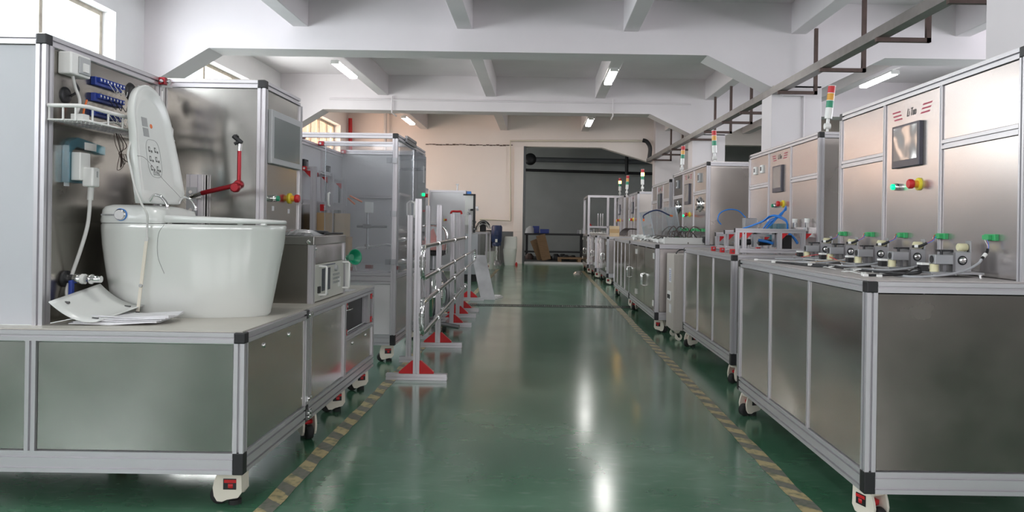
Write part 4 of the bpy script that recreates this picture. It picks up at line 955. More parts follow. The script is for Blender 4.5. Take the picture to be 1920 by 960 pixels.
t = Thing('white_adapter', 'white plug-in adapter with a cable hanging to the platform', 'adapter', (-1.9, 3.06, 1.3))
t.part('body', MB().box(xs+.021, xs+.06, 3.03, 3.10, 1.26, 1.375), 'white', bevel=0.004)
t.part('plug', MB().box(xs+.055, xs+.10, 3.05, 3.10, 1.235, 1.315), 'white', bevel=0.006)
t.part('switch_mark', MB().box(xs+.1, xs+.101, 3.075, 3.085, 1.275, 1.30), 'ink_grey')
pts = [(xs+.078, 3.075, 1.235), (xs+.075, 3.075, 1.18), (xs+.07, 3.07, 1.08), (xs+.05, 3.06, 0.98), (xs+.02, 3.05, 0.87), (xs+.02, 3.02, 0.79), (xs+.04, 3.05, 0.70)]
t.part('cable', MB().tube(pts, 0.0075, 8, 6), 'cable_white'); t.part('strain_relief', MB().cyl(pts[0], pts[1], 0.012, 10), 'cable_white')

# ================================================================== TOILET
TY = 3.31
def dring(x0, x1, hw, z, n=44, e_back=4.0, e_front=2.1, cy=TY, cxr=0.42):
    """D-shaped ring: square-ish at the back (-X), round at the front (+X)"""
    xm = x0+(x1-x0)*cxr; out = []
    for i in range(n):
        a = 2*PI*i/n; c, s_ = math.cos(a), math.sin(a); e = e_front if c > 0 else e_back; rad = (x1-xm) if c > 0 else (xm-x0)
        out.append((xm+math.copysign(abs(c)**(2/e), c)*rad, cy+math.copysign(abs(s_)**(2/e), s_)*hw, z))
    return out
zp = ZP+0.006
t = Thing('toilet', 'white one-piece smart toilet with raised lid on the left platform', 'toilet', (-1.55, TY, zp))
t.part('bowl', MB().loft([dring(-1.865, -1.215, 0.135, zp), dring(-1.868, -1.205, 0.140, zp+0.012), dring(-1.885, -1.185, 0.158, zp+0.12), dring(-1.898, -1.168, 0.172, zp+0.22),
    dring(-1.908, -1.152, 0.183, zp+0.31), dring(-1.912, -1.145, 0.188, zp+0.375), dring(-1.912, -1.142, 0.190, zp+0.395), dring(-1.908, -1.146, 0.186, zp+0.402)]), 'ceramic')
zr = zp+0.404
sb = t.part('seat_unit', MB().loft([dring(-1.90, -1.60, 0.182, zr, e_front=6, cxr=.5), dring(-1.902, -1.598, 0.184, zr+.01, e_front=6, cxr=.5), dring(-1.895, -1.61, 0.180, zr+.055, e_front=6, cxr=.5),
    dring(-1.885, -1.66, 0.165, zr+.070, e_front=6, cxr=.5), dring(-1.86, -1.70, 0.14, zr+.078, e_front=6, cxr=.5)]), 'lidplastic')
t.part('knob', MB().lathe((-1.775, TY-0.182, zr+.035), (0, -1, 0), [(0, 0.024), (0.012, 0.024), (0.016, 0.020)], 22), 'chrome', 'chrome knob with a blue rim', parent=sb)
t.part('knob_rim', MB().lathe((-1.775, TY-0.182, zr+.035), (0, -1, 0), [(0, 0.0262), (0.006, 0.0262)], 22), 'tube_blue', parent=sb)
mm = MB()
for k in range(10): mm.box(-1.860+k*.006, -1.856+k*.006, TY-0.1842, TY-0.178, zr+.030, zr+.037)
t.part('lettering', mm, 'ink_grey', parent=sb)
# seat ring
seat = MB(); n = 44; rings = []
o1 = dring(-1.655, -1.145, 0.186, 0, n, 3.0, 2.1); i1 = dring(-1.56, -1.22, 0.115, 0, n, 2.4, 2.1)
def zs_(x, top): f = (x+1.655)/0.51; return zr+0.004+(0.034-0.018*f if top else 0.0)
pr = [[(x, y, zs_(x, False)) for x, y, _ in o1], [(x, y, zs_(x, True)-.006) for x, y, _ in o1], [(x*0.985-1.4*0.015, TY+(y-TY)*.97, zs_(x, True)) for x, y, _ in o1],
      [(x, y, zs_(x, True)-.002) for x, y, _ in i1], [(x, y, zs_(x, False)) for x, y, _ in i1]]
vs = [q for r_ in pr for q in r_]; fs = []
for i in range(5):
    j = (i+1) % 5
    for k in range(n): fs.append((i*n+k, i*n+(k+1) % n, j*n+(k+1) % n, j*n+k))
seat.add(vs, fs, True); t.part('seat', seat, 'lidplastic')
for x in (-1.60, -1.30, -1.2): t.part('bumper', MB().box(x, x+.02, TY-.14, TY-.125, zr-.001, zr+.006), 'white')
# lid: outline in (across, up)
out = []
LW, LH = 0.195, 0.535
pts2 = [(-LW+.0, 0.0), (LW-.07, 0.0), (LW, 0.05)]
for i in range(0, 6): f = i/6; pts2.append((LW-0.010*f-0.02*f*f, 0.05+0.27*f))
for i in range(0, 25):
    a = PI*i/24; pts2.append((math.cos(a)*(LW-.03)*1.0 if True else 0, 0.325+math.sin(a)**0.9*(LH-0.325)))
for i in range(5, -1, -1): f = i/6; pts2.append((-(LW-0.010*f-0.02*f*f), 0.05+0.27*f))
tilt = math.radians(9.0); hx, hz = -1.695, zr+0.085
def lp(a, b, d): # across, up, depth towards +X
    return (hx - b*math.sin(tilt) + d*math.cos(tilt), TY+a, hz + b*math.cos(tilt) + d*math.sin(tilt))
def shr(p, k): return (p[0]*(1-k), 0.26+(p[1]-0.26)*(1-k*0.75))
lid = MB(); lr = [[lp(*shr(p, .06), -0.020) for p in pts2], [lp(*shr(p, .01), -0.014) for p in pts2], [lp(*p, 0.012) for p in pts2], [lp(*shr(p, .02), 0.016) for p in pts2], [lp(*shr(p, .10), 0.012) for p in pts2], [lp(*shr(p, .20), 0.002) for p in pts2], [lp(*shr(p, .30), 0.0) for p in pts2]]
lid.loft(lr, smooth=True)
ld = t.part('lid', lid, 'lidplastic')
def sticker(a0, a1, b0, b1, m, name='sticker', rim=None):
    mm = MB(); mm.add([lp(a0, b0, .0012), lp(a1, b0, .0012), lp(a1, b1, .0012), lp(a0, b1, .0012), lp(a0, b0, .0004), lp(a1, b0, .0004), lp(a1, b1, .0004), lp(a0, b1, .0004)], [(0, 1, 2, 3), (7, 6, 5, 4), (0, 4, 5, 1), (1, 5, 6, 2), (2, 6, 7, 3), (3, 7, 4, 0)])
    t.part(name, mm, m, parent=ld)
sticker(-.075, -.03, .345, .385, 'ink_grey', 'barcode_sticker'); sticker(-.075, -.03, .30, .338, 'ink_grey', 'barcode_sticker')
mm = MB(); mm.lathe(lp(-.002, .352, 0.0004), (lp(0, 0, 1)[0]-lp(0, 0, 0)[0], 0, lp(0, 0, 1)[2]-lp(0, 0, 0)[2]), [(0, .010), (.0012, .010)], 14); t.part('orange_seal', mm, 'orange', parent=ld)
mm = MB(); ring = []
for i in range(40):
    a = 2*PI*i/40; ring.append(lp(-0.015+.058*math.copysign(abs(math.cos(a))**.6, math.cos(a)), .205+.085*math.copysign(abs(math.sin(a))**.6, math.sin(a)), .001))
mm.tube(ring+[ring[0]], 0.0008, 4, 0); t.part('instruction_outline', mm, 'ink_grey', parent=ld)
mm = MB(); m2 = MB()
for r_ in range(3):
    for c_ in range(2):
        a, b = -.045+c_*.05, .245-r_*.042
        mm.add([lp(a-.008, b-.011, .0011), lp(a+.006, b-.011, .0011), lp(a+.006, b+.011, .0011), lp(a-.008, b+.011, .0011)], [(0, 1, 2, 3)])
        mm.add([lp(a+.012, b-.014, .0011), lp(a+.022, b-.014, .0011), lp(a+.022, b-.004, .0011), lp(a+.012, b-.004, .0011)], [(0, 1, 2, 3)])
        m2.add([lp(a-.005, b-.006, .0014), lp(a+.003, b-.006, .0014), lp(a+.003, b+.007, .0014), lp(a-.005, b+.007, .0014)], [(0, 1, 2, 3)])
for k in range(3): mm.add([lp(-.04, .143-k*.006, .0011), lp(.015, .143-k*.006, .0011), lp(.015, .145-k*.006, .0011), lp(-.04, .145-k*.006, .0011)], [(0, 1, 2, 3)])
t.part('instruction_print', mm, 'ink', parent=ld); t.part('instruction_icons', m2, 'lidplastic', parent=ld)
for e in (-1, 1):
    y = TY+e*.13
    t.part('hinge', MB().tube([(hx+.012, y, hz+.008), (hx+.03, y, hz+.035), (hx+.06, y, hz+.030), (hx+.085, y, hz+.0), (hx+.088, y, hz-.022)], 0.007, 8, 5), 'chrome')
# taped sensor strip and cable
c = Thing('sensor_strip', 'cream measuring strip with black tip taped to the toilet side', 'strip', (-1.73, 3.10, 0.8))
a = Vector(PY(275, 452, 3.108)); b = Vector(PY(259, 584, 3.135)); d_ = (b-a)
def ribbon(a, b, w_, th):
    sd = Vector((w_/2, 0, 0)); n_ = Vector((0, th, 0)); return MB().loft([[a-sd, a+sd, a+sd-n_, a-sd-n_], [b-sd, b+sd, b+sd-n_, b-sd-n_]], smooth=False)
c.part('strip', ribbon(a, b, .013, .004), 'cream'); c.part('black_tip', ribbon(b, b+d_*.07, .015, .005), 'black', 'black tip')
c.part('clip', ribbon(a-d_*.05, a, .018, .006), 'cable_white'); c.part('rivet', MB().lathe(a+d_*.63+Vector((0, -.004, 0)), (0, -1, 0), [(0, .009), (.004, .007)], 12), 'chrome')
c.part('cable', MB().tube([PX(272, 150+300, -1.66)] and [a-d_*.05, PY(276, 425, 3.105), PY(276, 402, 3.09), PY(265, 381, 3.08), PY(253, 350, 3.09), PY(247, 325, 3.10), PY(240, 290, 3.12), PY(246, 262, 3.15), PY(250, 240, 3.25)], 0.0045, 7, 6), 'cable_white')
c = Thing('thread', 'thin dark thread stuck across the raised toilet lid and bowl', 'thread', (-1.6, 3.1, 1.2))
c.part('strand', MB().tube([lp(-.19, .20, .02), lp(-.12, .19, .02), lp(0, .11, .02), lp(.12, .04, .022), (hx+.03, TY+.16, hz)], 0.0008, 4, 5), 'ink')
c.part('strand', MB().tube([PY(308, 421, 3.10), PY(297, 440, 3.10), PY(296, 480, 3.115), PY(308, 513, 3.135)], 0.0008, 4, 5), 'ink')

# curved white cover plate and papers
t = Thing('cover_plate', 'curved white plastic cover plate with slots lying by the toilet foot', 'cover', (-1.88, 2.95, zp))
nx, ny = 14, 6; mm = MB(); g0, g1 = [], []
A_, B_, C_, D_ = Vector((-1.905, 2.87, 0.775)), Vector((-1.735, 2.90, 0.697)), Vector((-1.69, 3.16, 0.735)), Vector((-1.86, 3.13, 0.825))
def cp(u, v):
    p = A_.lerp(B_, u).lerp(D_.lerp(C_, u), v); p.z += 0.05*((2*u-1)**2-1)*.5; return p
for off_ in (0, 0.004):
    for j in range(ny+1):
        for i in range(nx+1): p = cp(i/nx, j/ny); (g0 if off_ == 0 else g1).append((p.x, p.y, max(p.z, zp+.001)+off_))
N_ = len(g0); fs = []
for j in range(ny):
    for i in range(nx):
        k = j*(nx+1)+i; fs.append((k, k+1, k+nx+2, k+nx+1)); fs.append((N_+k+nx+1, N_+k+nx+2, N_+k+1, N_+k))
bd = [i for i in range(nx+1)] + [(nx+1)*(j+1)-1 for j in range(1, ny+1)] + [ny*(nx+1)+i for i in range(nx-1, -1, -1)] + [(nx+1)*j for j in range(ny-1, 0, -1)]
for k in range(len(bd)): a, b = bd[k], bd[(k+1) % len(bd)]; fs.append((a, N_+a, N_+b, b))
mm.add(g0+g1, fs, True); t.part('plate', mm, 'lidplastic')
for (u, v) in ((.12, .22), (.80, .16), (.78, .85)):
    p = cp(u, v); t.part('slot', MB().tube([p+Vector((-.012, 0, .005)), p+Vector((.012, 0, .003))], 0.005, 6, 0), 'ink')
for i in range(5):
    a = rr.uniform(-.15, .15); mm = MB(); cx, cy = -1.70+.012*i, 2.99+.012*i
    vs = []; ws, hs = .155, .075
    for top in (0, 1):
        for (sx, sy) in ((-1, -1), (0, -1.05), (1, -1), (1.03, 0), (1, 1), (0, 1), (-1, 1), (-1, 0)):
            x = cx+(sx*ws)*math.cos(a)-(sy*hs)*math.sin(a); y = cy+(sx*ws)*math.sin(a)+(sy*hs)*math.cos(a)
            vs.append((x, y, zp+0.001+i*.0055+top*.004+(0.010*rr.random() if abs(sx) == 1 else 0)))
    mm.add(vs, [tuple(range(8))[::-1], tuple(range(8, 16))]+[(k, (k+1) % 8, (k+1) % 8+8, k+8) for k in range(8)])
    single('paper_sheet', mm, 'paper', ['bottom', 'second lowest', 'middle', 'second highest', 'top'][i]+' crumpled sheet of the papers at the toilet foot', 'paper', 'crumpled papers under the cover plate')

# ================================================================== LEFT SECOND UNIT (behind the first): base + screen cabinet
t = Thing('control_bench', 'second left bench with the screened control cabinet and a black open compartment', 'machine', (-1.8, 4.3, 0))
y0, y1, ym = 3.595, 4.985, 4.235
for (x, y) in ((XA, y0), (XA, ym), (XA, y1-R), (xe, y0), (xe, y1-R)): rail(t, x-R, x, y, y+R, 0.22, ZP-R, 'post')
for (a, b) in ((y0, ym), (ym+R, y1)): pass
rail(t, XA-R, XA, y0, y1, ZP-R, ZP); rail(t, XA-R, XA, y0, y1, 0.14, 0.22); rail(t, XA-R, xe, y1-R, y1, ZP-R, ZP); rail(t, XA-R, xe, y1-R, y1, 0.14, 0.22)
panel(t, XA-0.012, XA-0.008, y0+R+0.003, ym-.003, 0.225, ZP-R-0.004, 'steel_wavy')
panel(t, XA-0.012, XA-0.008, ym+R+0.003, y1-R-.003, 0.225, 0.41, 'steel_wavy')
rail(t, XA-R, XA, ym+R, y1-R, 0.415, 0.445, 'cross_rail')
t.part('compartment_back', MB().box(XA-0.30, XA-0.05, ym+R+.004, y1-R-.01, 0.446, 0.636), 'black', 'black box in the open compartment')
t.part('compartment_handle', MB().tube([(XA-0.05, 4.45, .575), (XA-.03, 4.45, .578), (XA-.03, 4.53, .578), (XA-.05, 4.53, .575)], 0.004, 6, 0), 'chrome')
for (yy, zz) in ((y1-R-.035, .447), (y1-R-.035, .600), (ym+R+.0, .447), (ym+R, .600)):
    g_ = t.part('bracket', MB().box(XA-.035, XA-.002, yy, yy+.034, zz, zz+.034), 'red', bevel=0.003)
    t.part('bolt', MB().cyl((XA-.002, yy+.017, zz+.017), (XA+.004, yy+.017, zz+.017), .008, 8), 'chrome', parent=g_)
t.part('slide_post', MB().ext(XA-.048, XA-.008, y1-R-.10, y1-R-.04, .448, .634), 'alu')
for (yy, zz) in ((4.45, .38), (4.78, .38)): t.part('lock_screw', MB().lathe((XA-0.008, yy, zz), (1, 0, 0), [(0, 0.011), (0.004, 0.011), (0.007, 0.006)], 12), 'chrome')
for zz in (.655, .18, .25, .16): t.part('joint_bolt', MB().box(XA, XA+.006, y0-.03, y0+.03, zz-.012, zz+.012).cyl((XA+.006, y0-.015, zz), (XA+.012, y0-.015, zz), .008, 8).cyl((XA+.006, y0+.015, zz), (XA+.012, y0+.015, zz), .008, 8), 'chrome')
t.part('table_top', MB().box(xe, XA-0.012, y0+.002, y1-.012, ZP+.001, ZP+.006), 'plat_top')
casters(t, [(-1.19, 3.80), (-1.19, 4.33), (-1.19, 4.90), (-3.3, 3.7), (-3.3, 4.9)], [2.2, 0.5, 0.6, 0, 0])
# screen cabinet
XB_, cb0, cb1 = -1.413, 3.768, 4.36
for (x, y) in ((XB_, cb0), (XB_, cb1-R), (XC-R-.02, cb1-R)): rail(t, x-R, x, y, y+R, zb, ZH-R, 'post')
rail(t, XC+.042, XB_-R, cb0, cb0+R, ZH-R, ZH); rail(t, XB_-R, XB_, cb0+R, cb1-R, ZH-R, ZH); cap(t, XB_-R, XB_+.001, cb0-.001, cb0+R, ZH-R, ZH+.0015); rail(t, XC-R, XB_-R, cb1-R, cb1, ZH-R, ZH)
panel(t, XC+.002, XB_-R-.003, cb0+.008, cb0+.012, zb+.002, ZH-R-.003, 'steel', 'front_panel'); panel(t, XB_-.012, XB_-.008, cb0+R+.003, cb1-R-.003, zb+.002, ZH-R-.003, 'steel', 'control_panel')
panel(t, XC+.002, XB_-R-.003, cb1-.012, cb1-.008, zb+.002, ZH-R-.003, 'steel_dull', 'back_panel')
t.part('top_sheet', MB().box(XC+.01, XB_-.01, cb0+.01, cb1-.01, ZH+.001, ZH+.005), 'steel_dull')
xb_ = XB_-.008
fr_ = t.part('screen_frame', MB().box(xb_, xb_+.022, 3.83, 4.31, 1.405, 1.685), 'bezel_grey', 'grey framed monitor window', bevel=0.003)
t.part('screen_glass', MB().box(xb_+.022, xb_+.024, 3.865, 4.27, 1.435, 1.65), 'glass_grey', parent=fr_)
gbutton(t, xb_, 3.91, 1.225, 1, False); estop(t, xb_, 4.18, 1.235, 1)
t.part('name_label', MB().box(xb_, xb_+.001, 3.905, 3.935, 1.16, 1.185), 'paper'); t.part('name_label', MB().box(xb_, xb_+.001, 4.15, 4.18, 1.15, 1.175), 'paper')
t.part('arm_mount', MB().ext(-1.79, -1.71, 3.728, 3.766, zb, 1.335), 'alu'); mp_ = t.part('mount_plate', MB().box(-1.785, -1.735, 3.720, 3.728, 1.13, 1.27), 'bezel_grey')
for zz in (1.155, 1.245): t.part('bolt', MB().cyl((-1.76, 3.712, zz), (-1.76, 3.720, zz), .009, 8), 'chrome', parent=mp_)
# red articulated arm
c = Thing('articulated_arm', 'red jointed holding arm with a black clamp in front of the steel panel', 'arm', (-1.6, 3.62, 1.3))
p0, p1, p2, p3 = Vector(PY(357, 370, 3.62)), Vector(PY(379, 362, 3.60)), Vector(PY(448, 346, 3.55)), Vector(PY(449, 283, 3.55))
c.part('mount_end', MB().cyl(p0+Vector((-.0, .095, 0)), p0, .008, 10).cyl(p0, p1, .011, 12), 'chrome'); c.part('lower_arm', MB().cyl(p1, p2, .0115, 14), 'redarm')
c.part('joint', MB().lathe(p2+Vector((0, .018, 0)), (0, -1, 0), [(0, .018), (.004, .021), (.032, .021), (.036, .017)], 16), 'redarm')
c.part('knob', MB().lathe(p2+Vector((-.003, -.02, -.016)), (0, -1, 0), [(0, .016), (.004, .024), (.022, .024), (.027, .018)], 9), 'redarm')
c.part('upper_arm', MB().cyl(p2, p3, .0095, 14), 'redarm'); p4 = Vector(PY(450, 270, 3.55)); c.part('collar', MB().cyl(p3, p4, .0105, 12), 'chrome')
c.part('clamp', MB().cyl(p4, Vector(PY(449, 264, 3.55)), .008, 8).cyl(PY(453, 268, 3.55), PY(438, 255, 3.55), .011, 8).cyl(PY(448, 266, 3.55), PY(440, 270, 3.54), .008, 8).cyl(PY(440, 260, 3.55), PY(446, 254, 3.55), .010, 6), 'black', bevel=0.001)

# control box with instrument
t = Thing('instrument_box', 'steel box with a rack instrument, beside the screened cabinet', 'box', (-1.29, 4.1, zb))
bx, bX, b0, b1, bz1 = -1.408, -1.165, 3.80, 4.42, 1.03
t.part('body', MB().box(bx, bX-.012, b0+.012, b1-.005, zb, bz1-.045), 'steel_dull'); t.part('lid', MB().box(bx, bX+.002, b0-.002, b1, bz1-.045, bz1), 'steel', bevel=.003)
for (x, y) in ((bX, b0), (bX, b1-.03)): t.part('post', MB().ext(x-.03, x, y, y+.03, zb, bz1-.045), 'alu')
t.part('side_window', MB().box(bX-.011, bX-.006, b0+.034, b1-.034, .885, bz1-.05), 'steel_wavy')
for (x, y) in ((bX-.028, b0-.006),): t.part('lid_screw', MB().lathe((x, y+.004, bz1-.03), (0, -1, 0), [(0, .012), (.004, .012), (.008, .006)], 12), 'chrome')
t.part('lid_screw', MB().lathe((bX-.006, b0+.05, .965), (1, 0, 0), [(0, .010), (.004, .010), (.007, .005)], 12), 'chrome')
fp = t.part('instrument_panel', MB().box(bX-.012, bX, b0+.032, b1-.034, zb+.006, .882), 'instrument', 'beige rack instrument front', bevel=.002)
xi = bX
t.part('lcd', MB().box(xi, xi+.003, 3.95, 4.10, .735, .855), 'lcd', parent=fp); t.part('grey_bar', MB().box(xi+.003, xi+.004, 4.00, 4.045, .735, .855), 'bezel_grey', parent=fp)
t.part('power_switch', MB().box(xi, xi+.006, 3.875, 3.915, .73, .765), 'black', parent=fp); t.part('dial', MB().cyl((xi, 4.20, .845), (xi+.015, 4.20, .845), .017, 14), 'bezel_grey', parent=fp)
t.part('socket', MB().box(xi, xi+.003, 4.27, 4.31, .735, .79), 'white', parent=fp)
mm = MB()
for i in range(4):
    for j in range(3): mm.box(xi, xi+.004, 4.16+i*.035, 4.18+i*.035, .76+j*.022, .772+j*.022)
for i in range(5): mm.box(xi, xi+.003, 3.93+i*.03, 3.945+i*.03, .705, .715)
t.part('keys', mm, 'ink_grey', parent=fp)['kind'] = 'stuff'
mm = MB()
for i in range(14): mm.box(xi, xi+.0015, 3.90+i*.022, 3.915+i*.022, .868, .873)
t.part('lettering', mm, 'navy', parent=fp)
for yy in (3.90, 4.36): t.part('handle', MB().tube([(xi, yy, .72), (xi+.035, yy, .72), (xi+.04, yy, .725), (xi+.04, yy, .865), (xi+.035, yy, .87), (xi, yy, .87)], .006, 8, 0), 'white', parent=fp)
zt_ = bz1+.001
c = Thing('plastic_bag', 'clear plastic bag of black parts lying on the instrument box', 'bag', (-1.32, 3.95, zt_))
mm = MB(); n1, n2 = 12, 7; vs = []
for j in range(n2+1):
    for i in range(n1+1):
        u, v = i/n1, j/n2; e = (1-(2*u-1)**4)*(1-(2*v-1)**4); vs.append((-1.395+.20*u, 3.83+.26*v, zt_+.001+e*(.022+.012*rr.random())))
mm.add(vs, [(j*(n1+1)+i, j*(n1+1)+i+1, (j+1)*(n1+1)+i+1, (j+1)*(n1+1)+i) for j in range(n2) for i in range(n1)])
c.part('film', mm, 'plastic_bag'); c.part('contents', MB().box(-1.37, -1.24, 3.88, 4.0, zt_, zt_+.013).cyl((-1.36, 3.9, zt_+.01), (-1.24, 3.95, zt_+.01), .009, 8), 'black')
single('black_dish', MB().lathe((-1.28, 4.20, zt_), (0, 0, 1), [(0, .04), (.012, .085), (.022, .07), (.026, .03)], 24), 'black', 'shallow black dish on the back of the instrument box', 'dish')
single('notched_strip', MB().tube([(-1.19, 4.08, zt_+.008), (-1.18, 4.2, zt_+.010), (-1.18, 4.40, zt_+.008)], .007, 6, 4), 'black', 'thin black notched strip along the instrument box edge', 'strip')
single('green_funnel', MB().lathe((-1.20, 4.62, .885), (0.75, -0.65, 0.1), [(0, .018), (.03, .022), (.065, .045), (.075, .05), (.072, .044), (.035, .02)], 20), 'green', 'green plastic funnel cup behind the instrument box', 'funnel')
single('funnel_post', MB().cyl((-1.21, 4.63, zp), (-1.21, 4.63, .88), .012, 12), 'white', 'white post holding the green funnel', 'post')
single('paper_sheet', MB().box(-1.36, -1.16, 4.50, 4.66, zp+.001, zp+.003), 'paper', 'white flat sheet on the bench end behind the instrument box', 'paper')

# ================================================================== LEFT GLAZED ENCLOSURE
t = Thing('glazed_test_enclosure', 'tall aluminium-framed enclosure with clear acrylic doors on the left', 'machine', (-1.6, 6.6, 0))
X0, Xi, y0, y1, zt = -1.14, -1.95, 5.84, 7.25, 0.70
ZE = 1.815
for (x, y) in ((X0, y0), (X0, y1-R), (Xi, y0)): rail(t, x-R, x, y, y+R, .22, ZE-R, 'post')
rail(t, X0-R-.0, X0, 6.78, 6.82, .22, ZE-R, 'post')
rail(t, X0-R, Xi-.3, y0, y0+R, ZE-R, ZE); rail(t, X0-R, Xi, 6.45, 6.49, ZE-R, ZE); rail(t, X0-R, Xi, y1-R, y1, ZE-R, ZE); rail(t, X0-R, X0, y0+R, y1, ZE-R, ZE)
cap(t, X0-R, X0+.001, y0-.001, y0+R, ZE-R, ZE+.001); cap(t, X0-R, X0+.001, y0-.001, y0+R, .139, .222); cap(t, X0-R, X0+.001, y1-R, y1, .139, .222)
rail(t, X0-R, Xi, y0, y0+R, .14, .22); rail(t, X0-R, X0, y0+R, y1-R, .14, .22)
rail(t, X0-R, Xi, y0, y0+R, zt-.075, zt+.005); rail(t, X0-R, X0, y0+R, y1-R, zt-.035, zt+.005)
panel(t, X0-R-.003, Xi+.003, y0+.008, y0+.012, .225, zt-.08, 'pvc', 'front_panel')
for (a, b) in ((y0+R, 6.52), (6.54, y1-R)): panel(t, X0-.012, X0-.008, a+.003, b-.003, .225, zt-.04, 'steel_film')
t.part('divider', MB().ext(X0-.02, X0-.002, 6.52, 6.54, .22, zt-.035, sd=.003), 'alu')
panel(t, X0-R, Xi, y1-.012, y1-.008, .225, ZE-R, 'grey_panel', 'back_panel'); rail(t, X0-R, Xi, y1-.05, y1-.015, 1.35, 1.385, 'cross_rail')
t.part('table_top', MB().box(X0-.02, Xi, y0+.02, y1-.02, zt+.006, zt+.011), 'grey_panel')
t.part('end_meter', MB().box(X0-.036, X0-.004, 7.254, 7.262, 1.52, 1.66), 'bezel_grey'); t.part('end_meter_frame', MB().box(X0+.001, X0+.012, 7.06, 7.14, 1.50, 1.66), 'bezel_grey', bevel=.003)
t.part('green_button', MB().lathe((X0+.001, 7.10, 1.385), (1, 0, 0), [(0, .016), (.022, .016)], 12), 'green_lit', 'lit green button'); t.part('red_button', MB().lathe((X0+.001, 7.20, 1.38), (1, 0, 0), [(0, .018), (.035, .018)], 12), 'red', 'red button')
# clear doors
dm = t.part('acrylic_door', MB().box(-1.70, X0-.03, y0-.022, y0-.016, zt+.03, ZE-.09), 'acrylic', 'clear acrylic front door, half closed')
t.part('door_edge', MB().box(-1.703, -1.700, y0-.024, y0-.014, zt+.03, ZE-.09), 'acrylic_edge', parent=dm)
t.part('handle', MB().tube([(-1.665, y0-.022, 1.235), (-1.665, y0-.055, 1.24), (-1.665, y0-.055, 1.33), (-1.665, y0-.022, 1.335)], .009, 8, 0), 'white', parent=dm)
for zz in (1.60, 1.18, .80):
    for dx in (-.022, .022): t.part('hinge', MB().box(X0-R+dx-.02, X0-R+dx+.018, y0-.016, y0-.002, zz-.022, zz+.022).cyl((X0-R+dx, y0-.020, zz-.01), (X0-R+dx, y0-.016, zz-.01), .006, 8), 'machined', parent=dm)
dm = t.part('acrylic_door', MB().box(X0+.004, X0+.010, y0+.05, 6.52, zt+.01, ZE-.06), 'acrylic', 'clear acrylic side door'); t.part('door_edge', MB().box(X0+.002, X0+.012, 6.52, 6.526, zt+.01, ZE-.06), 'acrylic_edge', parent=dm)
dm2 = t.part('acrylic_door', MB().box(X0+.004, X0+.010, 6.54, y1-.03, zt+.01, ZE-.06), 'acrylic')
for yy, d_ in ((6.47, dm),): t.part('handle', MB().tube([(X0+.01, yy-.04, 1.16), (X0+.04, yy-.04, 1.18), (X0+.04, yy-.04, 1.28), (X0+.01, yy-.04, 1.30)], .010, 8, 0).tube([(X0+.01, yy+.11, 1.16), (X0+.04, yy+.11, 1.18), (X0+.04, yy+.11, 1.28), (X0+.01, yy+.11, 1.30)], .010, 8, 0), 'white', parent=d_)
t.part('latch_rail', MB().ext(X0+.002, X0+.022, 6.15, 6.60, ZE-.035, ZE+.02, cell=.05), 'machined_dark')
casters(t, [(-1.215, 5.93), (-1.215, 7.12), (-1.9, 5.93), (-1.9, 7.12)], [0.2, .6, 0, 0])
# cabinet behind (faces the aisle)
xcab = -1.95
for y in (4.70, 5.60, 6.55, 7.42): rail(t, xcab-R, xcab, y, y+.03, .92 if y < 5 else zt+.012, ZE-R-.03, 'post')
rail(t, xcab-R, xcab, 4.70, 7.45, ZE-R-.03, ZE-.03)
for (a, b) in ((4.74, 5.597), (5.633, 6.547), (6.583, 7.417)):
    panel(t, xcab-.012, xcab-.008, a, b, 1.30, ZE-R-.034, 'grey_panel'); panel(t, xcab-.012, xcab-.008, a, b, zt+.012, 1.26, 'steel')
    rail(t, xcab-R, xcab-.002, a, b, 1.262, 1.298, 'cross_rail')
for yy in (6.10, 6.75):
    m_ = t.part('meter', MB().box(xcab-.008, xcab+.01, yy-.05, yy+.05, 1.55, 1.62), 'black', 'small black digital meter'); t.part('display', MB().box(xcab+.01, xcab+.011, yy-.0, yy+.04, 1.565, 1.605), 'machined_dark', parent=m_)
t.part('top_sheet', MB().box(xcab-.45, xcab-.01, 4.70, 7.45, ZE-.028, ZE-.024), 'grey_panel'); panel(t, xcab-.45, xcab-R, 4.70, 4.705, zt, ZE-.04, 'grey_panel', 'side_panel')
rail(t, X0-R, X0, 7.26, 7.30, .22, ZE-.05, 'post'); 
for (yy, zz) in ((5.92, ZE-.04), (6.47, ZE-.04), (7.2, ZE-.04)):
    g_ = t.part('bracket', MB().box(xcab, xcab+.05, yy-.03, yy+.03, zz-.002, zz+.036), 'redarm', bevel=.003); t.part('bolt', MB().cyl((xcab+.02, yy-.036, zz+.016), (xcab+.02, yy-.03, zz+.016), .01, 8), 'machined', parent=g_)
# inner portal frame
t = Thing('portal_frame', 'aluminium portal rig with red brackets inside the glazed enclosure', 'frame', (-1.8, 6.4, zt+.012))
z0 = zt+.012
for j, (y, x, ztop) in enumerate(((6.05, -1.845, 1.56), (6.35, -1.79, 1.53), (6.75, -1.78, 1.50))):
    t.part('post', MB().ext(x-.045, x, y, y+.035, z0, ztop), 'alu'); t.part('beam', MB().ext(xcab+.001, x-.045, y, y+.035, ztop-.035, ztop), 'alu')
    g_ = t.part('bracket', MB().box(xcab+.001, xcab+.034, y-.028, y-.001, ztop-.035, ztop), 'red', bevel=.002); t.part('bolt', MB().cyl((xcab+.017, y-.034, ztop-.018), (xcab+.017, y-.028, ztop-.018), .009, 8), 'white', parent=g_)
    t.part('gusset', MB().prism([(x-.046, ztop-.036), (x-.10, ztop-.036), (x-.046, ztop-.09)], 1, y+.003, y+.03), 'red')
    t.part('beam', MB().ext(xcab+.001, x-.045, y, y+.035, 1.25, 1.285), 'alu')
t.part('beam', MB().ext(-1.835, -1.80, 6.10, 6.34, 1.50, 1.53), 'alu')
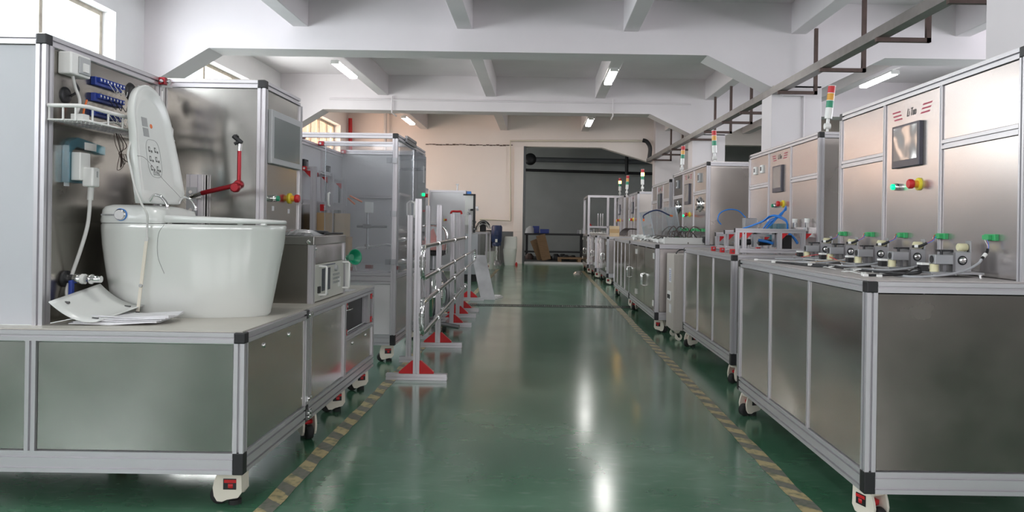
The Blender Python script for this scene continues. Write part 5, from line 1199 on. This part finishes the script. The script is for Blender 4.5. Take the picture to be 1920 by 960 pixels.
t.part('rod', MB().cyl((-1.86, 6.37, z0), (-1.86, 6.37, 1.50), .008, 8), 'machined_dark'); t.part('rod', MB().cyl((-1.85, 6.77, z0), (-1.85, 6.77, 1.47), .008, 8), 'machined_dark')
t.part('horizontal_arm', MB().ext(-1.82, -1.46, 6.20, 6.235, 1.21, 1.245), 'alu'); t.part('clamp_block', MB().box(-1.475, -1.415, 6.18, 6.25, 1.19, 1.28), 'white', bevel=.004)
t.part('arm_bracket', MB().box(-1.85, -1.82, 6.19, 6.24, 1.20, 1.255), 'red'); t.part('toggle', MB().cyl((-1.50, 6.2, 1.28), (-1.60, 6.18, 1.33), .007, 8).cyl((-1.56, 6.2, 1.26), (-1.62, 6.2, 1.31), .008, 8), 'orange')
t.part('rod', MB().cyl((-1.455, 6.215, .92), (-1.455, 6.215, 1.20), .009, 10), 'machined'); t.part('cross_clamp', MB().box(-1.49, -1.43, 6.19, 6.24, 1.06, 1.095), 'machined_dark', bevel=.004)
t.part('cross_rod', MB().cyl((-1.54, 6.20, 1.075), (-1.29, 6.20, 1.075), .010, 10), 'machined_dark')
t.part('nozzle', MB().cyl((-1.455, 6.215, .885), (-1.455, 6.215, .925), .022, 12).cyl((-1.44, 6.2, .905), (-1.27, 6.2, .93), .009, 8).cyl((-1.29, 6.2, .925), (-1.22, 6.2, .915), .013, 8), 'chrome')
t.part('hose', MB().tube([(-1.46, 6.2, .90), (-1.54, 6.18, .89), (-1.56, 6.15, .83), (-1.53, 6.1, .76), (-1.50, 6.05, z0+.004)], .007, 7, 6), 'cable_white')
for (x, y) in ((-1.72, 6.0), (-1.58, 6.1), (-1.22, 6.3), (-1.48, 6.4)): t.part('bracket', MB().box(x-.03, x+.03, y-.02, y+.02, z0, z0+.03), 'redarm')
t.part('post', MB().ext(-1.64, -1.60, 6.0, 6.04, z0, .93), 'alu'); t.part('beam', MB().ext(-1.80, -1.60, 6.0, 6.04, .93, .965), 'alu')
single('carton', MB().box(-1.855, -1.745, 6.12, 6.19, z0+.0, 1.185), 'cardboard', 'brown carton standing behind the front portal post in the enclosure', 'box', bevel=.003)
t = Thing('carton', 'larger two-tone carton standing inside the enclosure nearer the acrylic door', 'box', (-1.68, 6.5, z0))
t.part('side_face', MB().prism([(-1.86, 6.60), (-1.79, 6.42), (-1.787, 6.422), (-1.857, 6.60)], 2, z0+.27, 1.185), 'cardboard')
t.part('box_body', MB().prism([(-1.856, 6.602), (-1.786, 6.424), (-1.665, 6.46), (-1.735, 6.64)], 2, z0+.27, 1.185), 'cardboard_light'); t.part('shelf_block', MB().box(-1.82, -1.68, 6.46, 6.60, z0, z0+.268), 'cardboard')

# ================================================================== HANDRAIL TEST STAND
t = Thing('handrail_stand', 'long stand of slotted posts on red-gusseted feet carrying looped chrome grab rails', 'stand', (-.9, 8, 0))
ang = 0.0306
posts = [(5.236, -.862, 1.28), (6.63, -.905, 1.275), (7.98, -.945, 1.22), (8.8, -.97, 1.22), (9.4, -.985, 1.22), (10.8, -1.03, 1.25)]
for y, x, h in posts:
    pb = t.part('foot', MB().ext(x-.215, x+.215, y-.025, y+.025, 0.001, .045), 'alu')
    t.part('post', MB().ext(x-.025, x+.02, y-.02, y+.02, .045, h), 'alu')
    for e, xx in ((-1, x-.025), (1, x+.02)):
        g_ = t.part('gusset', MB().prism([(xx, .046), (xx+e*.10, .046), (xx+e*.10, .058), (xx+e*.012, .135), (xx, .135)], 1, y-.015, y+.015), 'red')
        t.part('bolt', MB().cyl((xx+e*.09, y, .046), (xx+e*.09, y, .066), .007, 8).cyl((xx, y, .12), (xx+e*.018, y, .12), .007, 8), 'cream', parent=g_)
for (y, x, h) in ((5.9, -1.02, 1.17), (7.1, -1.06, 1.28), (8.3, -1.1, 1.2)):
    t.part('post', MB().ext(x-.04, x, y-.02, y+.02, .045, h), 'alu'); t.part('foot', MB().ext(x-.09, x+.05, y-.025, y+.025, 0.001, .045), 'alu')
def rx(y): return -.80-ang*(y-5.07)
def loop_rail(y0, y1, zt_, zb_, closed=True):
    yb = y0+.0
    pts = [(rx(y1), y1, zt_)] + [(rx(y0+.09), y0+.09, zt_), (rx(y0+.03), y0+.025, zt_-.012), (rx(y0), y0, zt_-.06), (rx(y0), y0, zb_+.06), (rx(y0+.03), y0+.025, zb_+.012), (rx(y0+.09), y0+.09, zb_)] + [(rx(y1), y1, zb_)]
    return pts
def bend(pts): 
    P = [Vector(p) for p in pts]; return [P[0]]+catmull(P[1:-1], 4)+[P[-1]]
r1 = t.part('grab_rail', MB().tube(bend(loop_rail(5.02, 9.3, .945, .727)), .0165, 12, 0), 'chrome', 'upper looped chrome rail')
r2 = t.part('grab_rail', MB().tube(bend(loop_rail(5.02, 9.3, .562, .347)), .0165, 12, 0), 'chrome', 'lower looped chrome rail')
far = [(rx(9.3), 9.3, .727), (rx(11.1), 11.1, .727), (rx(11.2), 11.2, .70), (rx(11.2), 11.2, .59), (rx(11.1), 11.1, .562), (rx(9.3), 9.3, .562)]
t.part('grab_rail', MB().tube(far, .0165, 12, 0), 'chrome', 'far end loop of the rails')
for y, zt_, zb_ in ((5.02, .945, .727), (5.02, .562, .347)):
    for zz in (zt_-.075, zt_-.105, zb_+.09): t.part('coupling', MB().cyl((rx(y), y, zz-.01), (rx(y), y, zz+.01), .021, 14), 'chrome', parent=r1 if zt_ > .9 else r2)
for zz in (.945, .727, .562, .347):
    for y in (6.0, 7.5, 9.0): t.part('coupling', MB().cyl((rx(y), y-.025, zz), (rx(y), y+.025, zz), .022, 14), 'chrome')
    for y, x, h in posts[:5]: t.part('rail_clip', MB().cyl((x+.02, y, zz), (rx(y), y, zz), .012, 8), 'chrome')
for zz in (.612, .645, .68): t.part('coupling', MB().cyl((rx(11.2), 11.2, zz-.008), (rx(11.2), 11.2, zz+.008), .021, 12), 'chrome')
t.part('red_handle', MB().tube([(-1.01, 8.3, 1.22), (-1.0, 8.3, 1.25), (-.94, 8.3, 1.25), (-.90, 8.3, 1.25), (-.89, 8.3, 1.22)], .012, 8, 3), 'red', 'red top handle')

# canister (vacuum) behind the rails, with the pink cloth
t = Thing('vacuum_canister', 'tall stainless canister vacuum with a bent chrome handle and pink cloth', 'vacuum', (-1.12, 7.7, 0))
x, y = PY(812, 500, 7.7)[0], 7.7
t.part('body', MB().lathe((x, y, .12), (0, 0, 1), [(0, .09), (.02, .11), (.22, .11), (.225, .115), (.24, .11), (.50, .11), (.52, .08)], 20), 'chrome'); t.part('top_box', MB().box(x-.12, x+.12, y-.1, y+.1, .78, .83), 'black', bevel=.01)
t.part('neck', MB().cyl((x, y, .63), (x, y, .78), .05, 14), 'machined'); t.part('base', MB().box(x-.16, x+.16, y-.14, y+.14, .06, .12), 'machined_dark', bevel=.01)
t.part('handle', MB().tube([(x-.15, y, .80), (x-.15, y, 1.03), (x-.10, y, 1.09), (x+.06, y, 1.09), (x+.12, y, 1.05), (x+.14, y, .96), (x+.13, y, .80)], .016, 8, 4), 'chrome'); t.part('hose', MB().tube([(x+.1, y-.1, .60), (x+.16, y-.16, .5), (x+.17, y-.16, .3), (x+.05, y-.15, .12), (x+.3, y-.18, .06)], .024, 8, 5), 'machined_dark')
t.part('cloth', MB().box(x-.12, x+.11, y-.11, y+.05, .835, .93).prism([(x-.10, .93), (x+.05, .93), (x-.0, 1.06), (x-.05, 1.0)], 1, y-.06, y), 'pink', 'folded pink cloth on top', bevel=.01)
for e in (-1, 1): t.part('wheel', MB().cyl((x+e*.14-.015, y-.1, .06), (x+e*.14+.015, y-.1, .06), .06, 14), 'rubber')
single('carton', MB().box(-1.42, -1.12, 8.9, 9.1, 0.001, .02).box(-1.35, -1.15, 8.95, 9.05, .02, .05), 'cardboard_light', 'flattened carton on the floor behind the canister vacuum', 'box')
single('wood_plank', MB().box(-1.335, -1.30, 8.0, 8.06, .0, .55), 'wood', 'narrow upright reddish plank behind the canister vacuum', 'plank')

# ================================================================== FAR LEFT MACHINES
def farcab(name, label, x0, x1, y0, y1, z0, z1, m):
    t = Thing(name, label, 'machine', ((x0+x1)/2, (y0+y1)/2, 0), 'grey cabinets in the far left')
    for (x, y) in ((x0, y0), (x1-R, y0), (x0, y1-R), (x1-R, y1-R)): rail(t, x, x+R, y, y+R, z0, z1-R, 'post')
    for y in (y0, y1-R): rail(t, x0, x1, y, y+R, z1-R, z1); rail(t, x0+R, x1-R, y, y+R, z0, z0+.06)
    for x in (x0, x1-R): rail(t, x, x+R, y0+R, y1-R, z1-R, z1); rail(t, x, x+R, y0+R, y1-R, z0, z0+.06)
    rail(t, x0+R, x1-R, y0, y0+R, 1.12, 1.15, 'cross_rail'); rail(t, x1-R, x1, y0+R, y1-R, 1.12, 1.15, 'cross_rail')
    for (a, b) in ((z0+.062, 1.118), (1.152, z1-R-.002)):
        panel(t, x0+R, x1-R, y0+.008, y0+.012, a, b, m); panel(t, x1-.012, x1-.008, y0+R, y1-R, a, b, m)
    t.part('top_sheet', MB().box(x0+.01, x1-.01, y0+.01, y1-.01, z1+.001, z1+.004), m)
    casters(t, [(x0+.06, y0+.08), (x1-.06, y0+.08), (x0+.06, y1-.08), (x1-.06, y1-.08)], 0)
    return t
t = farcab('grey_cabinet', 'tall grey-panelled cabinet just beyond the glazed enclosure', -3.0, -1.95, 7.6, 9.4, .14, 1.80, 'grey_panel')
t = farcab('grey_cabinet', 'tall grey cabinet far left with its side to the aisle', -3.2, -2.32, 12.6, 15.2, .14, 1.83, 'grey_panel')
t = farcab('grey_cabinet', 'large grey-panelled machine in front of the far white wall', -2.32, -1.56, 15.3, 17.2, .14, 1.81, 'grey_panel')
estop(t, -2.0, 15.28, 1.2, 1); t.part('blue_box', MB().box(-1.55, -1.46, 15.35, 15.45, 1.72, 1.80), 'tube_blue', bevel=.004); t.part('antenna', MB().cyl((-1.75, 15.4, 1.81), (-1.75, 15.4, 1.95), .014, 8).box(-1.78, -1.72, 15.38, 15.42, 1.93, 1.95), 'machined')
# mechanism machine (dark frame with white/blue parts)
t = Thing('mechanism_frame', 'black-framed mechanism with white and dark parts beyond the grab rails', 'machine', (-1.5, 14.5, 0))
def Q(px, py, y=14.5): p = PY(px, py, y); return p
t.part('backplate', MB().box(Q(876, 0)[0], Q(895, 0)[0], 14.62, 14.64, 1.1, 1.70), 'white'); t.part('frame', MB().box(Q(893, 0)[0], Q(897, 0)[0], 14.5, 14.56, .95, 1.70).box(Q(874, 0)[0], Q(897, 0)[0], 14.5, 14.56, 1.68, 1.71), 'black')
rm = random.Random(5)
for i in range(16):
    px, py = rm.uniform(878, 896), rm.uniform(372, 432); p = Q(px, py); s_ = rm.uniform(.02, .055)
    t.part('bracket', MB().cbox((p[0], 14.5+rm.uniform(0, .1), p[2]), (s_*1.2, .05, s_)), rm.choice(('black', 'chrome', 'white', 'machined', 'machined_dark')), bevel=.003)
t.part('bench_block', MB().box(-1.52, -1.22, 14.4, 15.0, .14, .93), 'machined', bevel=.004); t.part('foot', MB().box(-1.5, -1.24, 14.42, 14.98, 0, .14), 'rubber')
t = Thing('small_bench', 'small steel-panelled bench holding a tangle of cables near the far wall', 'machine', (-1.2, 17.4, 0))
bx0, bx1, b0, b1 = PY(876, 0, 17)[0], PY(919, 0, 17)[0], 17.25, 18.4
for (x, y) in ((bx0, b0), (bx1-R, b0), (bx0, b1-R), (bx1-R, b1-R)): rail(t, x, x+R, y, y+R, .14, .90, 'post')
rail(t, bx0, bx1, b0, b0+R, .90, .94); rail(t, bx0+R, bx1-R, b0, b0+R, .14, .2); rail(t, bx1-R, bx1, b0+R, b1, .90, .94)
for k in range(3): a = bx0+R+k*(bx1-bx0-2*R)/3; panel(t, a+.01, a+(bx1-bx0-2*R)/3-.01, b0+.01, b0+.015, .2, .9, 'steel')
panel(t, bx1-.015, bx1-.01, b0+R, b1-R, .2, .9, 'steel'); t.part('table_top', MB().box(bx0, bx1, b0, b1, .941, .95), 'steel_dull'); casters(t, [(bx0+.06, b0+.06), (bx1-.06, b0+.06), (bx0+.06, b1-.06), (bx1-.06, b1-.06)])
c = Thing('cable_tangle', 'tangle of black and white cables round a dark motor near the far wall', 'cable', (-1.3, 17.3, .951))
cxm, czm = PY(905, 432, 17.2)[0], 1.10
c.part('motor', MB().box(cxm-.08, cxm+.06, 17.35, 17.5, .952, 1.17), 'black', bevel=.01)
for i in range(12):
    r_ = rm.uniform(.11, .19); a0 = rm.uniform(0, .7); pts = [(cxm+r_*math.cos(a), 17.34+rm.uniform(-.04, .04), .97+max(0, r_*1.3*math.sin(a))) for a in [a0+k*(PI-a0)/5 for k in range(6)]]
    c.part('cable', MB().tube(pts, .008, 5, 4), rm.choice(('black', 'cable_white', 'cable_grey')))
# two tall pumps
def pump(name, label, px, y, h, m1):
    x = PY(px, 0, y)[0]
    t = Thing(name, label, 'pump', (x, y, 0), 'vertical pumps by the far wall')
    t.part('base', MB().lathe((x, y, 0), (0, 0, 1), [(0, .16), (.05, .16), (.06, .12), (.14, .12)], 18), 'machined_dark')
    t.part('column', MB().lathe((x, y, .14), (0, 0, 1), [(0, .09), (h*.5-.14, .09)], 16), 'steel')
    for k in range(4):
        a = PI/4+k*PI/2; t.part('tie_rod', MB().cyl((x+.12*math.cos(a), y+.12*math.sin(a), .1), (x+.12*math.cos(a), y+.12*math.sin(a), h*.52), .012, 8), 'machined_dark')
    t.part('coupling', MB().lathe((x, y, h*.5), (0, 0, 1), [(0, .12), (.05, .13), (.12, .10)], 16), m1)
    mo = t.part('motor', MB().lathe((x, y, h*.5+.10), (0, 0, 1), [(0, .13), (.06, .15), (h*.40, .15), (h*.44, .12)], 20), m1)
    t.part('terminal_box', MB().box(x-.06, x+.06, y-.20, y-.13, h*.78, h*.90), m1, bevel=.006); t.part('name_plate', MB().box(x-.03, x+.03, y-.155, y-.150, h*.6, h*.68), 'white')
pump('water_pump', 'tall pump with a dark blue motor, between the cable bench and the white urinal', 938, 20.4, 1.07, 'navy')
pump('water_pump', 'second dark blue pump partly hidden behind the cable bench', 922, 20.9, .92, 'black')
# urinal standing on the floor
x = PY(963, 0, 20.6)[0]
t = Thing('urinal', 'white ceramic floor urinal standing by the left doorway jamb', 'urinal', (x, 20.6, 0))
def rr4(x, y, z, hx_, hy_, n=20, e=5): return [(x+math.copysign(abs(math.cos(2*PI*i/n))**(2/e), math.cos(2*PI*i/n))*hx_, y+math.copysign(abs(math.sin(2*PI*i/n))**(2/e), math.sin(2*PI*i/n))*hy_, z) for i in range(n)]
t.part('lower_body', MB().loft([rr4(x, 20.6, 0, .14, .14), rr4(x, 20.6, .15, .165, .17), rr4(x, 20.6, .42, .19, .20), rr4(x, 20.6, .46, .19, .20)]), 'ceramic')
t.part('upper_body', MB().loft([rr4(x+.01, 20.62, .461, .185, .19), rr4(x+.02, 20.66, .75, .175, .14), rr4(x+.02, 20.67, .80, .16, .12)]), 'ceramic')
single('red_valve', MB().cyl((x+.19, 20.5, 0), (x+.19, 20.5, .06), .035, 10).cyl((x+.19, 20.5, .06), (x+.19, 20.5, .09), .02, 10), 'red', 'tiny red object on the floor beside the white urinal', 'valve')
x = PY(912, 0, 18.6)[0]
single('white_basin', MB().loft([rr4(x+.16, 18.7, .0, .10, .12), rr4(x+.16, 18.7, .3, .15, .15), rr4(x+.16, 18.7, .45, .19, .2)]), 'ceramic', 'white ceramic basin half hidden beside the cable bench', 'basin')
# leaning board
t0_, t1_ = Vector(PY(894, 475, 11.9)), Vector(PY(914, 562, 11.0))
bm_ = MB(); w_ = 0.20
a0, a1 = Vector(PY(893, 475, 11.9)), Vector(PY(914, 476, 11.9)); b0_, b1_ = Vector(PZ(903, 563, 0.0)), Vector(PZ(927, 561, 0.0)); th = Vector((0.0, .03, .0))
cb_, ct_ = (b0_+b1_)/2, (a0+a1)/2; hw_ = Vector((.105, 0, 0)); ct_.y = cb_.y+.35
bm_.loft([[cb_-hw_, cb_+hw_, cb_+hw_+th, cb_-hw_+th], [ct_-hw_, ct_+hw_, ct_+hw_+th, ct_-hw_+th]], smooth=False)
single('leaning_board', bm_, 'marble', 'pale streaked board leaning at the far end of the grab rails', 'board')
cl = MB(); vs = []; x, y, _ = PZ(925, 558, 0); cl.loft([[(x+.13*math.cos(a)*(1+.3*math.sin(3*a)), y+.2*math.sin(a), 0.0) for a in [2*PI*k/14 for k in range(14)]], [(x+.10*math.cos(a)*(1+.3*math.sin(3*a)), y+.12*math.sin(a), 0.03+.01*math.sin(5*a)) for a in [2*PI*k/14 for k in range(14)]]], smooth=True)
single('rag', cl, 'pvc', 'crumpled grey rag on the floor beside the leaning board', 'rag')
cl = MB(); x, y, _ = PZ(1083, 514, 0); cl.loft([[(x+.09*math.cos(a)*(1+.4*math.sin(3*a)), y+.3*math.sin(a), 0.0) for a in [2*PI*k/14 for k in range(14)]], [(x+.06*math.cos(a)*(1+.4*math.sin(3*a)), y+.12*math.sin(a), 0.06+.02*math.sin(5*a)) for a in [2*PI*k/14 for k in range(14)]]], smooth=False)
single('plastic_wrap', cl, 'plastic_bag', 'scrap of clear plastic wrap on the floor near the doorway', 'plastic')

# ================================================================== DARK STORE CONTENTS
t = Thing('steel_shelf', 'long dark steel bench shelf along the back of the store', 'shelf', (1.3, 25.5, 0))
t.part('shelf_board', MB().box(-.6, 3.6, 24.6, 25.4, .80, .86), 'black', bevel=.005)
for x in (-.5, 1.35, 3.4):
    for y in (24.65, 25.3): t.part('leg', MB().box(x, x+.07, y, y+.07, 0, .80), 'black')
t.part('lower_board', MB().box(-.6, 3.6, 24.6, 25.4, .22, .26), 'black')
def S(px, py, y=24.8): return PY(px, py, y)
for i, (px, py, w_, h_) in enumerate(((1005, 427, .22, .14), (1021, 434, .30, .14))):
    p = S(px, py); z0 = .861 if i else .861
    single('parts_bin', MB().box(p[0]-w_/2, p[0]+w_/2, 24.7+.25*(1-i), 24.95+.25*(1-i), z0, z0+h_+(.1 if not i else 0)), 'blue', ('taller' if not i else 'wider')+' blue plastic parts bin on the store shelf', 'bin', 'blue parts bins on the store shelf', bevel=.01)
rs = random.Random(9)
for i in range(16):
    x = 1.2+i*.09; h_ = rs.uniform(.10, .2)
    single('metal_part', MB().box(x, x+.07, 24.7, 24.85, .861, .861+h_), rs.choice(('machined', 'white', 'machined_dark', 'steel_dull')), 'small metal part in the row at the right end of the store shelf', 'part', 'metal parts along the store shelf', bevel=.006)
single('white_bag', MB().loft([rr4(-.38, 24.9, .861, .16, .15, e=2.5), rr4(-.36, 24.9, 1.02, .13, .12, e=2.5), rr4(-.33, 24.9, 1.10, .05, .05, e=2)]), 'pvc', 'pale sack at the left end of the store shelf', 'sack')
t = Thing('pallet', 'brown wooden pallet on the store floor inside the doorway', 'pallet', (1.3, 23.0, 0))
for k in range(5): t.part('deck_board', MB().box(.55, 1.85, 22.7+k*.2, 22.82+k*.2, .10, .125), 'wood')
for x in (.55, 1.15, 1.75): t.part('bearer', MB().box(x, x+.10, 22.7, 23.62, .0, .10), 'wood')
for i, (px, lean, w_, h_) in enumerate(((1026, .25, .30, .85), (1016, .4, .22, .7))):
    x = PY(px, 0, 23.9)[0]; m = MB().box(-w_/2, w_/2, 0, .03, 0, h_); R_ = Euler((-.25, -lean, 0)).to_matrix(); m.v = [tuple(R_ @ Vector(v)+Vector((x+.1, 23.7+.25*i, .02))) for v in m.v]
    single('cardboard_sheet', m, 'wood', ('wider' if not i else 'narrower')+' brown board leaning under the store shelf', 'board', 'boards leaning under the store shelf')
for i in range(22):
    x = -.45+rs.random()*3.4; x = x if not 1.1 < x < 2.0 else x+.9; r_ = rs.uniform(.07, .15); y = rs.uniform(24.0, 24.5)
    single('scrap_part', MB().lathe((x, y, .0), (0, 0, 1), [(0, r_), (r_*.8, r_*1.1), (r_*1.5, r_*.5)], 9), rs.choice(('black', 'machined_dark', 'rubber', 'rust')), 'dark scrap lump on the floor under the store shelf', 'scrap', 'scrap heap under the store shelf')
t = Thing('drill_stand', 'dark column stand under the middle of the store shelf', 'stand', (1.5, 24.2, 0))
t.part('base', MB().box(1.3, 1.75, 24.0, 24.3, 0, .3), 'black', bevel=.03); t.part('column', MB().cyl((1.5, 24.15, .3), (1.5, 24.15, .8), .06, 10), 'black')
pipe([(-.6, 25.8, 3.42), (4.2, 25.8, 3.39)], .09, 'dado', 'upper fat grey duct across the dark store', 'duct', 'duct')
pipe([(-.6, 25.8, 3.05), (4.2, 25.8, 2.98)], .05, 'black', 'lower black pipe across the dark store', 'pipe')
single('wall_fan', MB().lathe((-.38, 24.5, 3.30), (0, -1, 0), [(0, .10), (.05, .19), (.14, .20), (.16, .06)], 20), 'black', 'round black fan high in the dark store', 'fan')
pipe([(2.94, 25.6, 2.9), (2.94, 25.6, 3.6)], .06, 'black', 'vertical black pipe at the right of the dark store', 'pipe')

# remove the caster prototype (its copies stay)
for o in CASTC + [CAST]: bpy.data.objects.remove(o, do_unlink=True)
